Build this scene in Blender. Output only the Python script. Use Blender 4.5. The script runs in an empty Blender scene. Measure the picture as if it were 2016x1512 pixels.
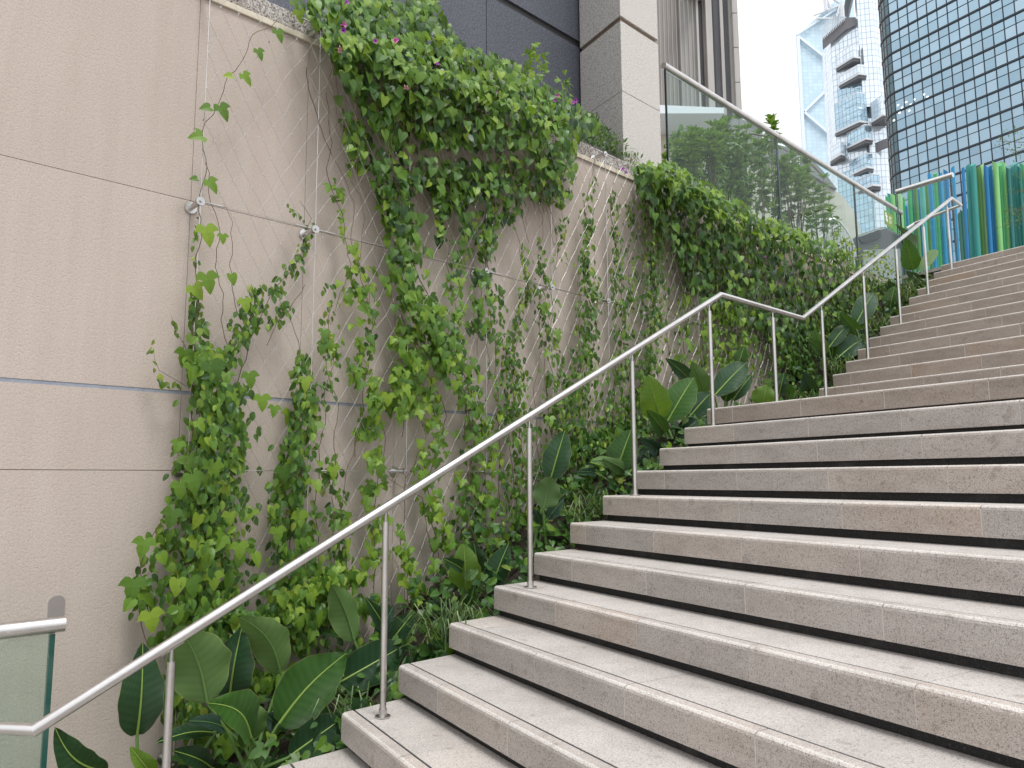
import bpy, bmesh, math, random
import numpy as np
from mathutils import Matrix, Vector

random.seed(7)
rng = random.Random(11)
SC = bpy.context.scene
COL = SC.collection

# ------------------------------------------------------------------ camera
F_PX, CX, CY = 1500.0, 1008.0, 756.0
YAW, PITCH, ROLL = 0.8129, 0.1243, -0.0046
_cy, _sy = math.cos(YAW), math.sin(YAW)
FW = np.array([math.cos(PITCH) * _cy, math.cos(PITCH) * _sy, math.sin(PITCH)])
_r = np.array([_sy, -_cy, 0.0]); _u = np.cross(_r, FW)
_c, _s = math.cos(ROLL), math.sin(ROLL)
RT = _c * _r + _s * _u
UP = -_s * _r + _c * _u
cam = bpy.data.cameras.new('camera')
cam.sensor_fit = 'HORIZONTAL'; cam.sensor_width = 36.0
cam.lens = 36.0 * F_PX / 2016.0
cam.clip_start = 0.05; cam.clip_end = 3000
camo = bpy.data.objects.new('camera', cam); COL.objects.link(camo)
m = Matrix.Identity(4)
for i in range(3):
    m[i][0], m[i][1], m[i][2] = RT[i], UP[i], -FW[i]
camo.matrix_world = m
SC.camera = camo

# ------------------------------------------------------------------ sky and sun
SUN_EL, SUN_AZ = math.radians(62), math.radians(-98)       # azimuth measured from +X towards +Y
world = bpy.data.worlds.new('World'); SC.world = world; world.use_nodes = True
wn = world.node_tree; wn.nodes.clear()
def wnode(t, **k):
    n = wn.nodes.new(t)
    for a, b in k.items(): setattr(n, a, b)
    return n
out = wnode('ShaderNodeOutputWorld'); bg = wnode('ShaderNodeBackground')
sky = wnode('ShaderNodeTexSky', sky_type='NISHITA', sun_disc=False)
sky.sun_elevation = SUN_EL; sky.sun_rotation = math.radians(90) - SUN_AZ
tc = wnode('ShaderNodeTexCoord'); sep = wnode('ShaderNodeSeparateXYZ')
wn.links.new(tc.outputs['Generated'], sep.inputs[0])
mr = wnode('ShaderNodeMapRange'); mr.inputs[1].default_value = 0.0; mr.inputs[2].default_value = 1.0
mr.inputs[3].default_value = 8.8; mr.inputs[4].default_value = 14.5
wn.links.new(sep.outputs['Z'], mr.inputs[0])
nz = wnode('ShaderNodeTexNoise'); nz.inputs['Scale'].default_value = 2.2; nz.inputs['Detail'].default_value = 5
wn.links.new(tc.outputs['Generated'], nz.inputs['Vector'])
mr2 = wnode('ShaderNodeMapRange'); mr2.inputs[1].default_value = .35; mr2.inputs[2].default_value = .65
mr2.inputs[3].default_value = .86; mr2.inputs[4].default_value = 1.1
wn.links.new(nz.outputs['Fac'], mr2.inputs[0])
mu = wnode('ShaderNodeMath', operation='MULTIPLY')
wn.links.new(mr.outputs[0], mu.inputs[0]); wn.links.new(mr2.outputs[0], mu.inputs[1])
cl = wnode('ShaderNodeCombineColor')
for i, k in enumerate((0.985, 1.0, 1.02)):
    q = wnode('ShaderNodeMath', operation='MULTIPLY'); q.inputs[1].default_value = k
    wn.links.new(mu.outputs[0], q.inputs[0]); wn.links.new(q.outputs[0], cl.inputs[i])
mix = wnode('ShaderNodeMixRGB'); mix.inputs[0].default_value = 0.9
wn.links.new(sky.outputs[0], mix.inputs[1]); wn.links.new(cl.outputs[0], mix.inputs[2])
wn.links.new(mix.outputs[0], bg.inputs[0]); bg.inputs[1].default_value = 0.12
wn.links.new(bg.outputs[0], out.inputs[0])
sd = bpy.data.lights.new('sun', 'SUN'); sd.energy = 2.1; sd.angle = math.radians(16); sd.color = (1, .97, .93)
so = bpy.data.objects.new('sun', sd); COL.objects.link(so)
sdir = Vector((math.cos(SUN_EL) * math.cos(SUN_AZ), math.cos(SUN_EL) * math.sin(SUN_AZ), math.sin(SUN_EL)))
so.rotation_euler = sdir.to_track_quat('Z', 'Y').to_euler()
so.location = (0, 0, 30)
SC.view_settings.view_transform = 'Standard'; SC.view_settings.look = 'None'
SC.view_settings.exposure = 0.06; SC.view_settings.gamma = 1.0
SC.view_settings.use_curve_mapping = False
SC.render.engine = 'CYCLES'
SC.cycles.max_bounces = 8; SC.cycles.transparent_max_bounces = 16
SC.cycles.caustics_reflective = False; SC.cycles.caustics_refractive = False

# ------------------------------------------------------------------ geometry helpers
# the photograph's survey: a pixel of the 2016 px frame becomes a ray, met with a real plane
def ray(x, y): return FW + RT * ((x - CX) / F_PX) - UP * ((y - CY) / F_PX)
def atY(x, y, Y):
    d = ray(x, y); return Vector(d * (Y / d[1]))
def atZ(x, y, Z):
    d = ray(x, y); return Vector(d * (Z / d[2]))
def atD(x, y, D): return Vector(ray(x, y) * D)
def atP(x, y, p0, n):
    d = ray(x, y); n = np.array(n); return Vector(d * ((np.array(p0) @ n) / (d @ n)))
def depth(P): return float(np.array(P) @ FW)
def topx(P):
    P = np.array(P, float); w = P @ FW
    return CX + F_PX * (P @ RT) / w, CY - F_PX * (P @ UP) / w

def link(name, me, parent=None, mat=None):
    o = bpy.data.objects.new(name, me); COL.objects.link(o)
    if parent is not None: o.parent = parent
    if mat is not None and me is not None and not me.materials: me.materials.append(mat)
    return o
def mesh(name, vs, fs, smooth=False):
    me = bpy.data.meshes.new(name); me.from_pydata([tuple(v) for v in vs], [], fs)
    if smooth: me.polygons.foreach_set('use_smooth', [True] * len(fs))
    me.update(); return me
def thing(name, label, cat, loc=(0, 0, 0), group=None):
    o = bpy.data.objects.new(name, None); COL.objects.link(o); o.location = loc
    o.empty_display_size = .1
    o['label'] = label; o['category'] = cat
    if group: o['group'] = group
    return o
def tag(o, label, cat, group=None):
    o['label'] = label; o['category'] = cat
    if group: o['group'] = group
    return o
class MB:
    """collects world-space shapes; build() links them as one mesh, stored relative to its parent's location"""
    def __init__(s): s.v = []; s.f = []; s.m = []
    def add(s, vs, fs):
        k = len(s.v); s.v += [Vector(v) for v in vs]; s.f += [tuple(i + k for i in f) for f in fs]; return s
    def box(s, c, sx, sy, sz, ax=None):
        ax = ax or (Vector((1, 0, 0)), Vector((0, 1, 0)), Vector((0, 0, 1)))
        c = Vector(c); vs = []
        for i in (-1, 1):
            for j in (-1, 1):
                for k in (-1, 1): vs.append(c + ax[0] * (i * sx / 2) + ax[1] * (j * sy / 2) + ax[2] * (k * sz / 2))
        return s.add(vs, [(0, 1, 3, 2), (4, 6, 7, 5), (0, 4, 5, 1), (2, 3, 7, 6), (0, 2, 6, 4), (1, 5, 7, 3)])
    def prism(s, poly, off):
        n = len(poly); off = Vector(off); vs = [Vector(p) for p in poly] + [Vector(p) + off for p in poly]
        fs = [tuple(range(n))[::-1], tuple(range(n, 2 * n))] + [(i, (i + 1) % n, n + (i + 1) % n, n + i) for i in range(n)]
        return s.add(vs, fs)
    def tube(s, pts, r, n=10, r2=None, caps=True):
        pts = [Vector(p) for p in pts]; N = len(pts); rings = []
        t0 = (pts[1] - pts[0]).normalized()
        a = t0.orthogonal().normalized()
        for i, p in enumerate(pts):
            t1 = (pts[i] - pts[i - 1]).normalized() if i else t0
            t2 = (pts[i + 1] - pts[i]).normalized() if i < N - 1 else t1
            tt = (t1 + t2)
            tt = tt.normalized() if tt.length > 1e-6 else t2
            a = (a - tt * a.dot(tt)); a = a.normalized() if a.length > 1e-5 else tt.orthogonal().normalized()
            b = tt.cross(a)
            cosh = max(.35, t1.dot(tt))
            bend = (t2 - t1); bend = bend - tt * bend.dot(tt)
            rr = r if r2 is None else r + (r2 - r) * i / (N - 1)
            ring = []
            for k in range(n):
                an = 2 * math.pi * k / n; d = a * math.cos(an) + b * math.sin(an)
                if bend.length > 1e-4:
                    bn = bend.normalized(); d = d + bn * d.dot(bn) * (1 / cosh - 1)
                ring.append(p + d * rr)
            rings.append(ring)
        vs = [v for g in rings for v in g]
        fs = [(i * n + k, i * n + (k + 1) % n, (i + 1) * n + (k + 1) % n, (i + 1) * n + k) for i in range(N - 1) for k in range(n)]
        if caps: fs += [tuple(range(n))[::-1], tuple(range((N - 1) * n, N * n))]
        return s.add(vs, fs)
    def build(s, name, mat, parent=None, smooth=False, kind=None, bevel=0):
        L = Vector(); q = parent
        while q is not None: L = L + q.location; q = q.parent
        me = mesh(name, [v - L for v in s.v], s.f, smooth)
        o = link(name, me, parent, mat)
        if kind: o['kind'] = kind
        if bevel:
            b = o.modifiers.new('bevel', 'BEVEL'); b.width = bevel; b.segments = 2; b.limit_method = 'ANGLE'
        if smooth:
            try: me.set_sharp_from_angle(angle=math.radians(40))
            except Exception: pass
        return o

# ------------------------------------------------------------------ materials
MAT = {}
class NT:
    def __init__(s, name):
        s.m = bpy.data.materials.new(name); s.m.use_nodes = True; s.t = s.m.node_tree; s.t.nodes.clear()
        s.out = s.n('ShaderNodeOutputMaterial'); s.b = s.n('ShaderNodeBsdfPrincipled')
        s.l(s.b.outputs[0], s.out.inputs[0]); MAT[name] = s.m
    def n(s, t, **k):
        q = s.t.nodes.new(t)
        for a, b in k.items(): setattr(q, a, b)
        return q
    def l(s, a, b): s.t.links.new(a, b)
    def coord(s, kind='Object', scale=None):
        c = s.n('ShaderNodeTexCoord').outputs[kind]
        if scale:
            mp = s.n('ShaderNodeMapping'); mp.inputs['Scale'].default_value = scale; s.l(c, mp.inputs[0]); c = mp.outputs[0]
        return c
    def geo(s, scale=None):
        c = s.n('ShaderNodeNewGeometry').outputs['Position']
        if scale:
            mp = s.n('ShaderNodeMapping'); mp.inputs['Scale'].default_value = scale; s.l(c, mp.inputs[0]); c = mp.outputs[0]
        return c
    def noise(s, c, sc, det=3, rough=.5, dist=0):
        q = s.n('ShaderNodeTexNoise'); q.inputs['Scale'].default_value = sc; q.inputs['Detail'].default_value = det
        q.inputs['Roughness'].default_value = rough; q.inputs['Distortion'].default_value = dist
        s.l(c, q.inputs['Vector']); return q.outputs['Fac']
    def ramp(s, fac, stops, mode='LINEAR'):
        q = s.n('ShaderNodeValToRGB'); e = q.color_ramp.elements; q.color_ramp.interpolation = mode
        while len(e) < len(stops): e.new(.5)
        for i, (p, c) in enumerate(stops):
            e[i].position = p; e[i].color = (*c, 1) if len(c) == 3 else c
        s.l(fac, q.inputs[0]); return q.outputs[0]
    def mixc(s, fac, a, b, mode='MIX'):
        q = s.n('ShaderNodeMixRGB', blend_type=mode)
        for i, v in ((0, fac), (1, a), (2, b)):
            if isinstance(v, (int, float)): q.inputs[i].default_value = v
            elif isinstance(v, tuple): q.inputs[i].default_value = (*v, 1)
            else: s.l(v, q.inputs[i])
        return q.outputs[0]
    def math(s, op, a, b=None):
        q = s.n('ShaderNodeMath', operation=op)
        for i, v in ((0, a), (1, b)):
            if v is None: continue
            if isinstance(v, (int, float)): q.inputs[i].default_value = v
            else: s.l(v, q.inputs[i])
        return q.outputs[0]
    def bump(s, h, st, dist=.01):
        q = s.n('ShaderNodeBump'); q.inputs['Strength'].default_value = st; q.inputs['Distance'].default_value = dist
        s.l(h, q.inputs['Height']); s.l(q.outputs[0], s.b.inputs['Normal']); return q
    def set(s, **k):
        for a, v in k.items():
            i = s.b.inputs[a.replace('_', ' ')]
            if isinstance(v, (int, float)): i.default_value = v
            elif isinstance(v, tuple): i.default_value = (*v, 1)
            else: s.l(v, i)
        return s
def orand(t): return t.n('ShaderNodeObjectInfo').outputs['Random']
def irand(t): return t.n('ShaderNodeNewGeometry').outputs['Random Per Island']

# granite of the steps: pale, flamed, fine dark and tan specks
def granite(name, base, dark, warm, var=.12):
    t = NT(name); g = t.geo(); r = orand(t)
    sp = t.noise(g, 190, 2, .6); sp2 = t.noise(g, 420, 1, .5); big = t.noise(g, 1.7, 4, .6)
    c = t.mixc(t.ramp(sp, [(.47, (0, 0, 0)), (.62, (1, 1, 1))]), base, tuple(min(1, x * 1.18) for x in base))
    c = t.mixc(t.ramp(sp2, [(.60, (0, 0, 0)), (.67, (1, 1, 1))]), c, dark)
    c = t.mixc(t.ramp(t.noise(g, 120, 1), [(.60, (0, 0, 0)), (.68, (.7, .7, .7))]), c, tuple(x * .55 for x in base))
    c = t.mixc(t.math('MULTIPLY', t.ramp(r, [(0, (0, 0, 0)), (.7, (.15,) * 3), (1, (.8,) * 3)]), t.ramp(big, [(.4, (.25,) * 3), (.7, (1, 1, 1))])), c, warm, 'MULTIPLY')
    dirt = t.noise(t.geo((2.5, 2.5, 9)), 1.6, 5, .65)
    c = t.mixc(t.ramp(dirt, [(.42, (0, 0, 0)), (.75, (.34,) * 3)]), c, (.38, .345, .31), 'MULTIPLY')
    c = t.mixc(t.ramp(t.noise(g, 13, 2, .4), [(.68, (0, 0, 0)), (.74, (.35,) * 3)]), c, (.45, .40, .35), 'MULTIPLY')
    rr = t.ramp(r, [(0, (1 - var,) * 3), (1, (1 + var * .3,) * 3)])
    c = t.mixc(1.0, c, rr, 'MULTIPLY')
    t.set(Base_Color=c, Roughness=.86); t.b.inputs['Specular IOR Level'].default_value = .25
    t.bump(t.math('ADD', sp, t.math('MULTIPLY', t.noise(g, 60, 3), .6)), .55, .004)
granite('step_granite', (.495, .452, .425), (.13, .125, .12), (.90, .80, .70))
granite('lit_edge', (.60, .565, .535), (.30, .285, .275), (.95, .91, .87), .05)  # paler granite for the nosing chamfers: skylight on the edge painted into the colour
granite('upper_granite', (.42, .36, .318), (.12, .11, .105), (.88, .74, .62))
granite('tread_granite', (.515, .482, .460), (.22, .21, .20), (.95, .89, .83), .06)
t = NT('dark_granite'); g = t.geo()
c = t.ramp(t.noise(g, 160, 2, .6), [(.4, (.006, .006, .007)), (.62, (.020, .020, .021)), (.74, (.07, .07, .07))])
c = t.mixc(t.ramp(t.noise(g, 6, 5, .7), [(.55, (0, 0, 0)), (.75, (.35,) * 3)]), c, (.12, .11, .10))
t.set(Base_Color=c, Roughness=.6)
t = NT('joint'); t.set(Base_Color=(.06, .057, .055), Roughness=.95)
t = NT('inlay'); t.set(Base_Color=(.045, .045, .048), Roughness=.6)
t = NT('soil'); c = t.ramp(t.noise(t.geo(), 45, 5, .7), [(.3, (.012, .009, .006)), (.7, (.05, .036, .024))])
t.set(Base_Color=c, Roughness=1.0); t.bump(t.noise(t.geo(), 60, 4), .8, .02)
t = NT('paving'); c = t.ramp(t.noise(t.geo(), 120, 3, .6), [(.35, (.26, .24, .22)), (.6, (.42, .385, .35))])
t.set(Base_Color=c, Roughness=.9)

# sprayed textured render of the retaining wall
t = NT('wall_render'); g = t.geo()
fine = t.noise(g, 150, 4, .6); bl = t.noise(g, 70, 2, .5)
streak = t.noise(t.geo((7, 7, .55)), 2.4, 5, .6); big = t.noise(g, .7, 4, .55)
c = t.mixc(t.ramp(big, [(.35, (0, 0, 0)), (.68, (1, 1, 1))]), (.485, .418, .375), (.530, .463, .415))
c = t.mixc(t.ramp(streak, [(.42, (0, 0, 0)), (.78, (.35,) * 3)]), c, (.84, .79, .75), 'MULTIPLY')
c = t.mixc(t.ramp(fine, [(.33, (.35,) * 3), (.55, (0, 0, 0))]), c, (.26, .215, .185))
c = t.mixc(1.0, c, t.ramp(orand(t), [(0, (.965, .96, .955)), (1, (1.0, 1.0, 1.0))]), 'MULTIPLY')
t.set(Base_Color=c, Roughness=.92); t.b.inputs['Specular IOR Level'].default_value = .2
pits = t.ramp(bl, [(.35, (0, 0, 0)), (.5, (1, 1, 1))])
t.bump(t.math("ADD", fine, t.math("MULTIPLY", pits, .5)), .30, .004)
t = NT('wall_groove'); t.set(Base_Color=t.ramp(t.noise(t.geo(), 40, 3), [(.35, (.20, .185, .18)), (.65, (.36, .33, .31))]), Roughness=.95)
t = NT('blue_channel'); t.set(Base_Color=t.ramp(t.noise(t.geo((6, 6, 6)), 4, 3), [(.3, (.22, .245, .30)), (.7, (.28, .305, .36))]), Roughness=.7)
t = NT('cream_stone'); t.set(Base_Color=t.ramp(t.noise(t.geo(), 20, 4), [(.3, (.52, .46, .37)), (.7, (.63, .57, .47))]), Roughness=.85)
t = NT('coping_granite'); g = t.geo()
c = t.ramp(t.noise(g, 95, 3, .7), [(.38, (.07, .06, .055)), (.5, (.36, .33, .31)), (.66, (.60, .57, .54))])
c = t.mixc(t.ramp(t.noise(g, 7, 4), [(.45, (0, 0, 0)), (.7, (.6,) * 3)]), c, (.42, .36, .30), 'MULTIPLY')
t.set(Base_Color=c, Roughness=.85)
t = NT('blue_stone'); g = t.geo()
c = t.ramp(t.noise(g, 70, 3, .7), [(.36, (.045, .05, .068)), (.5, (.085, .093, .118)), (.68, (.15, .16, .19))])
c = t.mixc(t.ramp(t.noise(t.geo((1.2, 1.2, .4)), 1.4, 4), [(.4, (0, 0, 0)), (.7, (.4,) * 3)]), c, (.6, .62, .68), 'MULTIPLY')
c = t.mixc(1.0, c, t.ramp(orand(t), [(0, (.88,) * 3), (1, (1.05,) * 3)]), 'MULTIPLY')
t.set(Base_Color=c, Roughness=.55)
t = NT('column_granite'); g = t.geo()
c = t.mixc(t.ramp(t.noise(g, 85, 2, .6), [(.45, (0, 0, 0)), (.6, (1, 1, 1))]), (.54, .515, .485), (.64, .615, .585))
c = t.mixc(t.ramp(t.noise(g, 150, 1), [(.56, (0, 0, 0)), (.62, (1, 1, 1))]), c, (.13, .12, .11))
t.set(Base_Color=c, Roughness=.8)
t = NT('brown_joint'); t.set(Base_Color=(.16, .12, .085), Roughness=.7)
t = NT('steel'); g = t.geo()
t.set(Base_Color=t.ramp(t.noise(g, 9, 4), [(.3, (.56, .54, .53)), (.7, (.68, .665, .655))]), Metallic=1.0, Roughness=t.ramp(t.noise(g, 60, 4), [(.3, (.27,) * 3), (.7, (.38,) * 3)]))
t = NT('steel_bright'); t.set(Base_Color=(.50, .49, .48), Metallic=1.0, Roughness=.3)
t = NT('wire'); t.set(Base_Color=(.42, .41, .40), Metallic=.5, Roughness=.4)
t = NT('brown_pipe'); t.set(Base_Color=(.19, .165, .15), Metallic=.5, Roughness=.45)

def glassmat(name, tint, gl=.9, haze=0.0, hazec=(.7, .75, .75)):
    t = NT(name); t.t.nodes.remove(t.b)
    tr = t.n('ShaderNodeBsdfTransparent'); tr.inputs[0].default_value = (*tint, 1)
    gs = t.n('ShaderNodeBsdfGlossy'); gs.inputs[0].default_value = (gl, gl, gl, 1); gs.inputs['Roughness'].default_value = .02
    lw = t.n('ShaderNodeLayerWeight'); lw.inputs[0].default_value = .5
    fr = t.n('ShaderNodeMath', operation='MULTIPLY_ADD'); fr.inputs[1].default_value = .16; fr.inputs[2].default_value = .022
    t.l(t.math('POWER', lw.outputs['Facing'], 4.5), fr.inputs[0])
    mx = t.n('ShaderNodeMixShader'); t.l(fr.outputs[0], mx.inputs[0]); t.l(tr.outputs[0], mx.inputs[1]); t.l(gs.outputs[0], mx.inputs[2])
    df = t.n('ShaderNodeBsdfDiffuse'); df.inputs[0].default_value = (*hazec, 1)
    m2 = t.n('ShaderNodeMixShader'); g = t.geo()
    t.l(t.ramp(t.noise(g, 1.3, 3), [(.3, (haze * .5,) * 3), (.75, (haze,) * 3)]), m2.inputs[0])
    t.l(mx.outputs[0], m2.inputs[1]); t.l(df.outputs[0], m2.inputs[2]); t.l(m2.outputs[0], t.out.inputs[0])
glassmat('clear_glass', (.90, .96, .95), .75, .012, (.42, .52, .53))
glassmat('green_glass', (.86, .93, .89), .5, .12, (.38, .46, .42))
t = NT('glass_edge'); t.set(Base_Color=(.008, .07, .055), Roughness=.12); t.b.inputs['Coat Weight'].default_value = .5
t = NT('glass_edge_dark'); t.set(Base_Color=(.01, .03, .035), Roughness=.2)

# foliage: colour differs from leaf to leaf, light partly passes through
def leafmat(name, stops, rough=.42, transl=.25, tcol=(.38, .58, .05), spec=.35):
    t = NT(name)
    r = t.math('FRACT', t.math('ADD', orand(t), t.math('MULTIPLY', irand(t), 3.7)))
    c = t.ramp(r, stops)
    v = t.noise(t.coord('Object'), 30, 2); c = t.mixc(t.ramp(v, [(.3, (.22,) * 3), (.6, (0, 0, 0))]), c, tuple(x * .55 for x in stops[0][1]))
    t.set(Base_Color=c, Roughness=rough); t.b.inputs['Specular IOR Level'].default_value = spec
    tl = t.n('ShaderNodeBsdfTranslucent'); t.l(t.mixc(.55, c, tcol), tl.inputs[0])
    mx = t.n('ShaderNodeMixShader'); mx.inputs[0].default_value = transl
    t.l(t.b.outputs[0], mx.inputs[1]); t.l(tl.outputs[0], mx.inputs[2]); t.l(mx.outputs[0], t.out.inputs[0])
leafmat('leaf_mid', [(0, (.045, .110, .016)), (.45, (.088, .190, .024)), (.8, (.135, .255, .030)), (1, (.21, .34, .036))])
leafmat('leaf_bright', [(0, (.10, .20, .025)), (.5, (.165, .29, .032)), (1, (.27, .39, .045))], .45, .32)
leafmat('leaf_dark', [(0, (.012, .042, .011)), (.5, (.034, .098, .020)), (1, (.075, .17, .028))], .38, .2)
leafmat('leaf_small', [(0, (.030, .082, .014)), (.5, (.066, .152, .021)), (.85, (.12, .22, .028)), (1, (.20, .25, .04))])
leafmat('leaf_yellow', [(0, (.07, .12, .02)), (.5, (.16, .24, .035)), (1, (.30, .36, .05))], .5, .3)
leafmat('leaf_shrub', [(0, (.030, .085, .025)), (.5, (.085, .185, .04)), (1, (.20, .31, .06))], .4, .2)
leafmat('leaf_twig', [(0, (.05, .10, .03)), (1, (.12, .19, .05))], .5, .2)
leafmat('grass', [(0, (.04, .09, .025)), (.6, (.10, .17, .05)), (1, (.36, .42, .24))], .5, .2)
t = NT('vine_stem'); t.set(Base_Color=t.ramp(t.noise(t.geo(), 30, 2), [(.3, (.055, .032, .022)), (.7, (.15, .10, .065))]), Roughness=.85)
t = NT('green_stem'); t.set(Base_Color=(.10, .19, .045), Roughness=.5)
t = NT('bark'); t.set(Base_Color=(.10, .075, .055), Roughness=.9)
t = NT('petal'); t.set(Base_Color=t.ramp(orand(t), [(0, (.26, .03, .32)), (.6, (.36, .07, .40)), (1, (.52, .13, .30))]), Roughness=.6)
t = NT('pink_bud'); t.set(Base_Color=(.55, .30, .30), Roughness=.6)
t = NT('dead_leaf'); t.set(Base_Color=(.30, .07, .03), Roughness=.8)

def bigleaf(name, ca, cb, rough, st, transl=.12, tc=(.22, .42, .04), coat=0):
    t = NT(name); uv = t.n('ShaderNodeUVMap'); uv.uv_map = 'UVMap'
    sp = t.n('ShaderNodeSeparateXYZ'); t.l(uv.outputs[0], sp.inputs[0])
    v = t.math('ABSOLUTE', t.math('SUBTRACT', sp.outputs['Y'], .5))
    ph = t.math('SUBTRACT', sp.outputs['X'], t.math('MULTIPLY', v, .22))
    w = t.math('SINE', t.math('MULTIPLY', ph, 290)); w2 = t.math('SINE', t.math('ADD', t.math('MULTIPLY', ph, 67), t.math('MULTIPLY', t.noise(t.coord('Object'), 6, 2), 6)))
    h = t.math('ADD', t.math('POWER', t.math('ABSOLUTE', w), .7), t.math('MULTIPLY', w2, .35))
    c = t.mixc(t.ramp(h, [(-.0, (0, 0, 0)), (1.0, (.8,) * 3)]), ca, cb)
    c = t.mixc(t.ramp(t.noise(t.coord('Object'), 9, 3), [(.4, (0, 0, 0)), (.75, (.5,) * 3)]), c, cb)
    c = t.mixc(t.ramp(v, [(.482, (0, 0, 0)), (.495, (.75,) * 3)]), c, (.30, .32, .10))
    c = t.mixc(1.0, c, t.ramp(orand(t), [(0, (.78, .82, .8)), (1, (1.1, 1.08, 1.0))]), 'MULTIPLY')
    t.set(Base_Color=c, Roughness=rough); t.b.inputs['Specular IOR Level'].default_value = .5
    t.bump(h, st, .004)
    tl = t.n('ShaderNodeBsdfTranslucent'); t.l(t.mixc(.5, c, tc), tl.inputs[0])
    mx = t.n('ShaderNodeMixShader'); mx.inputs[0].default_value = transl
    t.l(t.b.outputs[0], mx.inputs[1]); t.l(tl.outputs[0], mx.inputs[2]); t.l(mx.outputs[0], t.out.inputs[0])
bigleaf('big_dark', (.014, .052, .026), (.040, .108, .042), .28, .9)
bigleaf('big_bright', (.026, .095, .018), (.070, .180, .030), .31, .9, .18)
bigleaf('big_under', (.075, .150, .045), (.110, .195, .060), .55, .15, .2)
bigleaf('big_lime', (.10, .21, .03), (.16, .29, .04), .45, .25, .35, (.4, .6, .05))
bigleaf('big_blue', (.022, .065, .050), (.055, .120, .088), .28, .9)
t = NT('midrib'); t.set(Base_Color=(.22, .33, .07), Roughness=.45)
t = NT('midrib_dark'); t.set(Base_Color=(.10, .19, .05), Roughness=.45)

# ================================================================== the stairs
Z3 = Vector((0, 0, 1)); X3 = Vector((1, 0, 0)); Y3 = Vector((0, 1, 0))
C0 = Vector((1.8304, 3.0165, -1.0008)); TR, RI, RI2, TR2 = .2963, .15, .1515, .2971
ND = Vector((-0.21354, -0.97693, 0)); PD = Vector((0.97693, -0.21354, 0)); SK = .21354 / .97693
FACE = .1137; GROUND = -1.6008
def cl(n): return C0 + X3 * TR * n + Z3 * RI * n
def cu(k): return C0 + X3 * (TR * 10 + 1.8273 + TR2 * (k - 1)) + Z3 * (1.5 + .2911 + RI2 * (k - 1))
STEPS = [(cl(n), n, TR * .97693) for n in range(-3, 10)] + [(cl(10), 10, (1.8273 - TR2) * .97693)] \
      + [(cu(k), 11 + k, TR2 * .97693) for k in range(0, 13)] + [(cu(13), 24, 12.0)]
SMAX = 6.0
def W(C, u, s, z): return C + PD * u + ND * s + Z3 * z
t = NT('mortar'); t.set(Base_Color=(.60, .56, .52), Roughness=.95)

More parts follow.
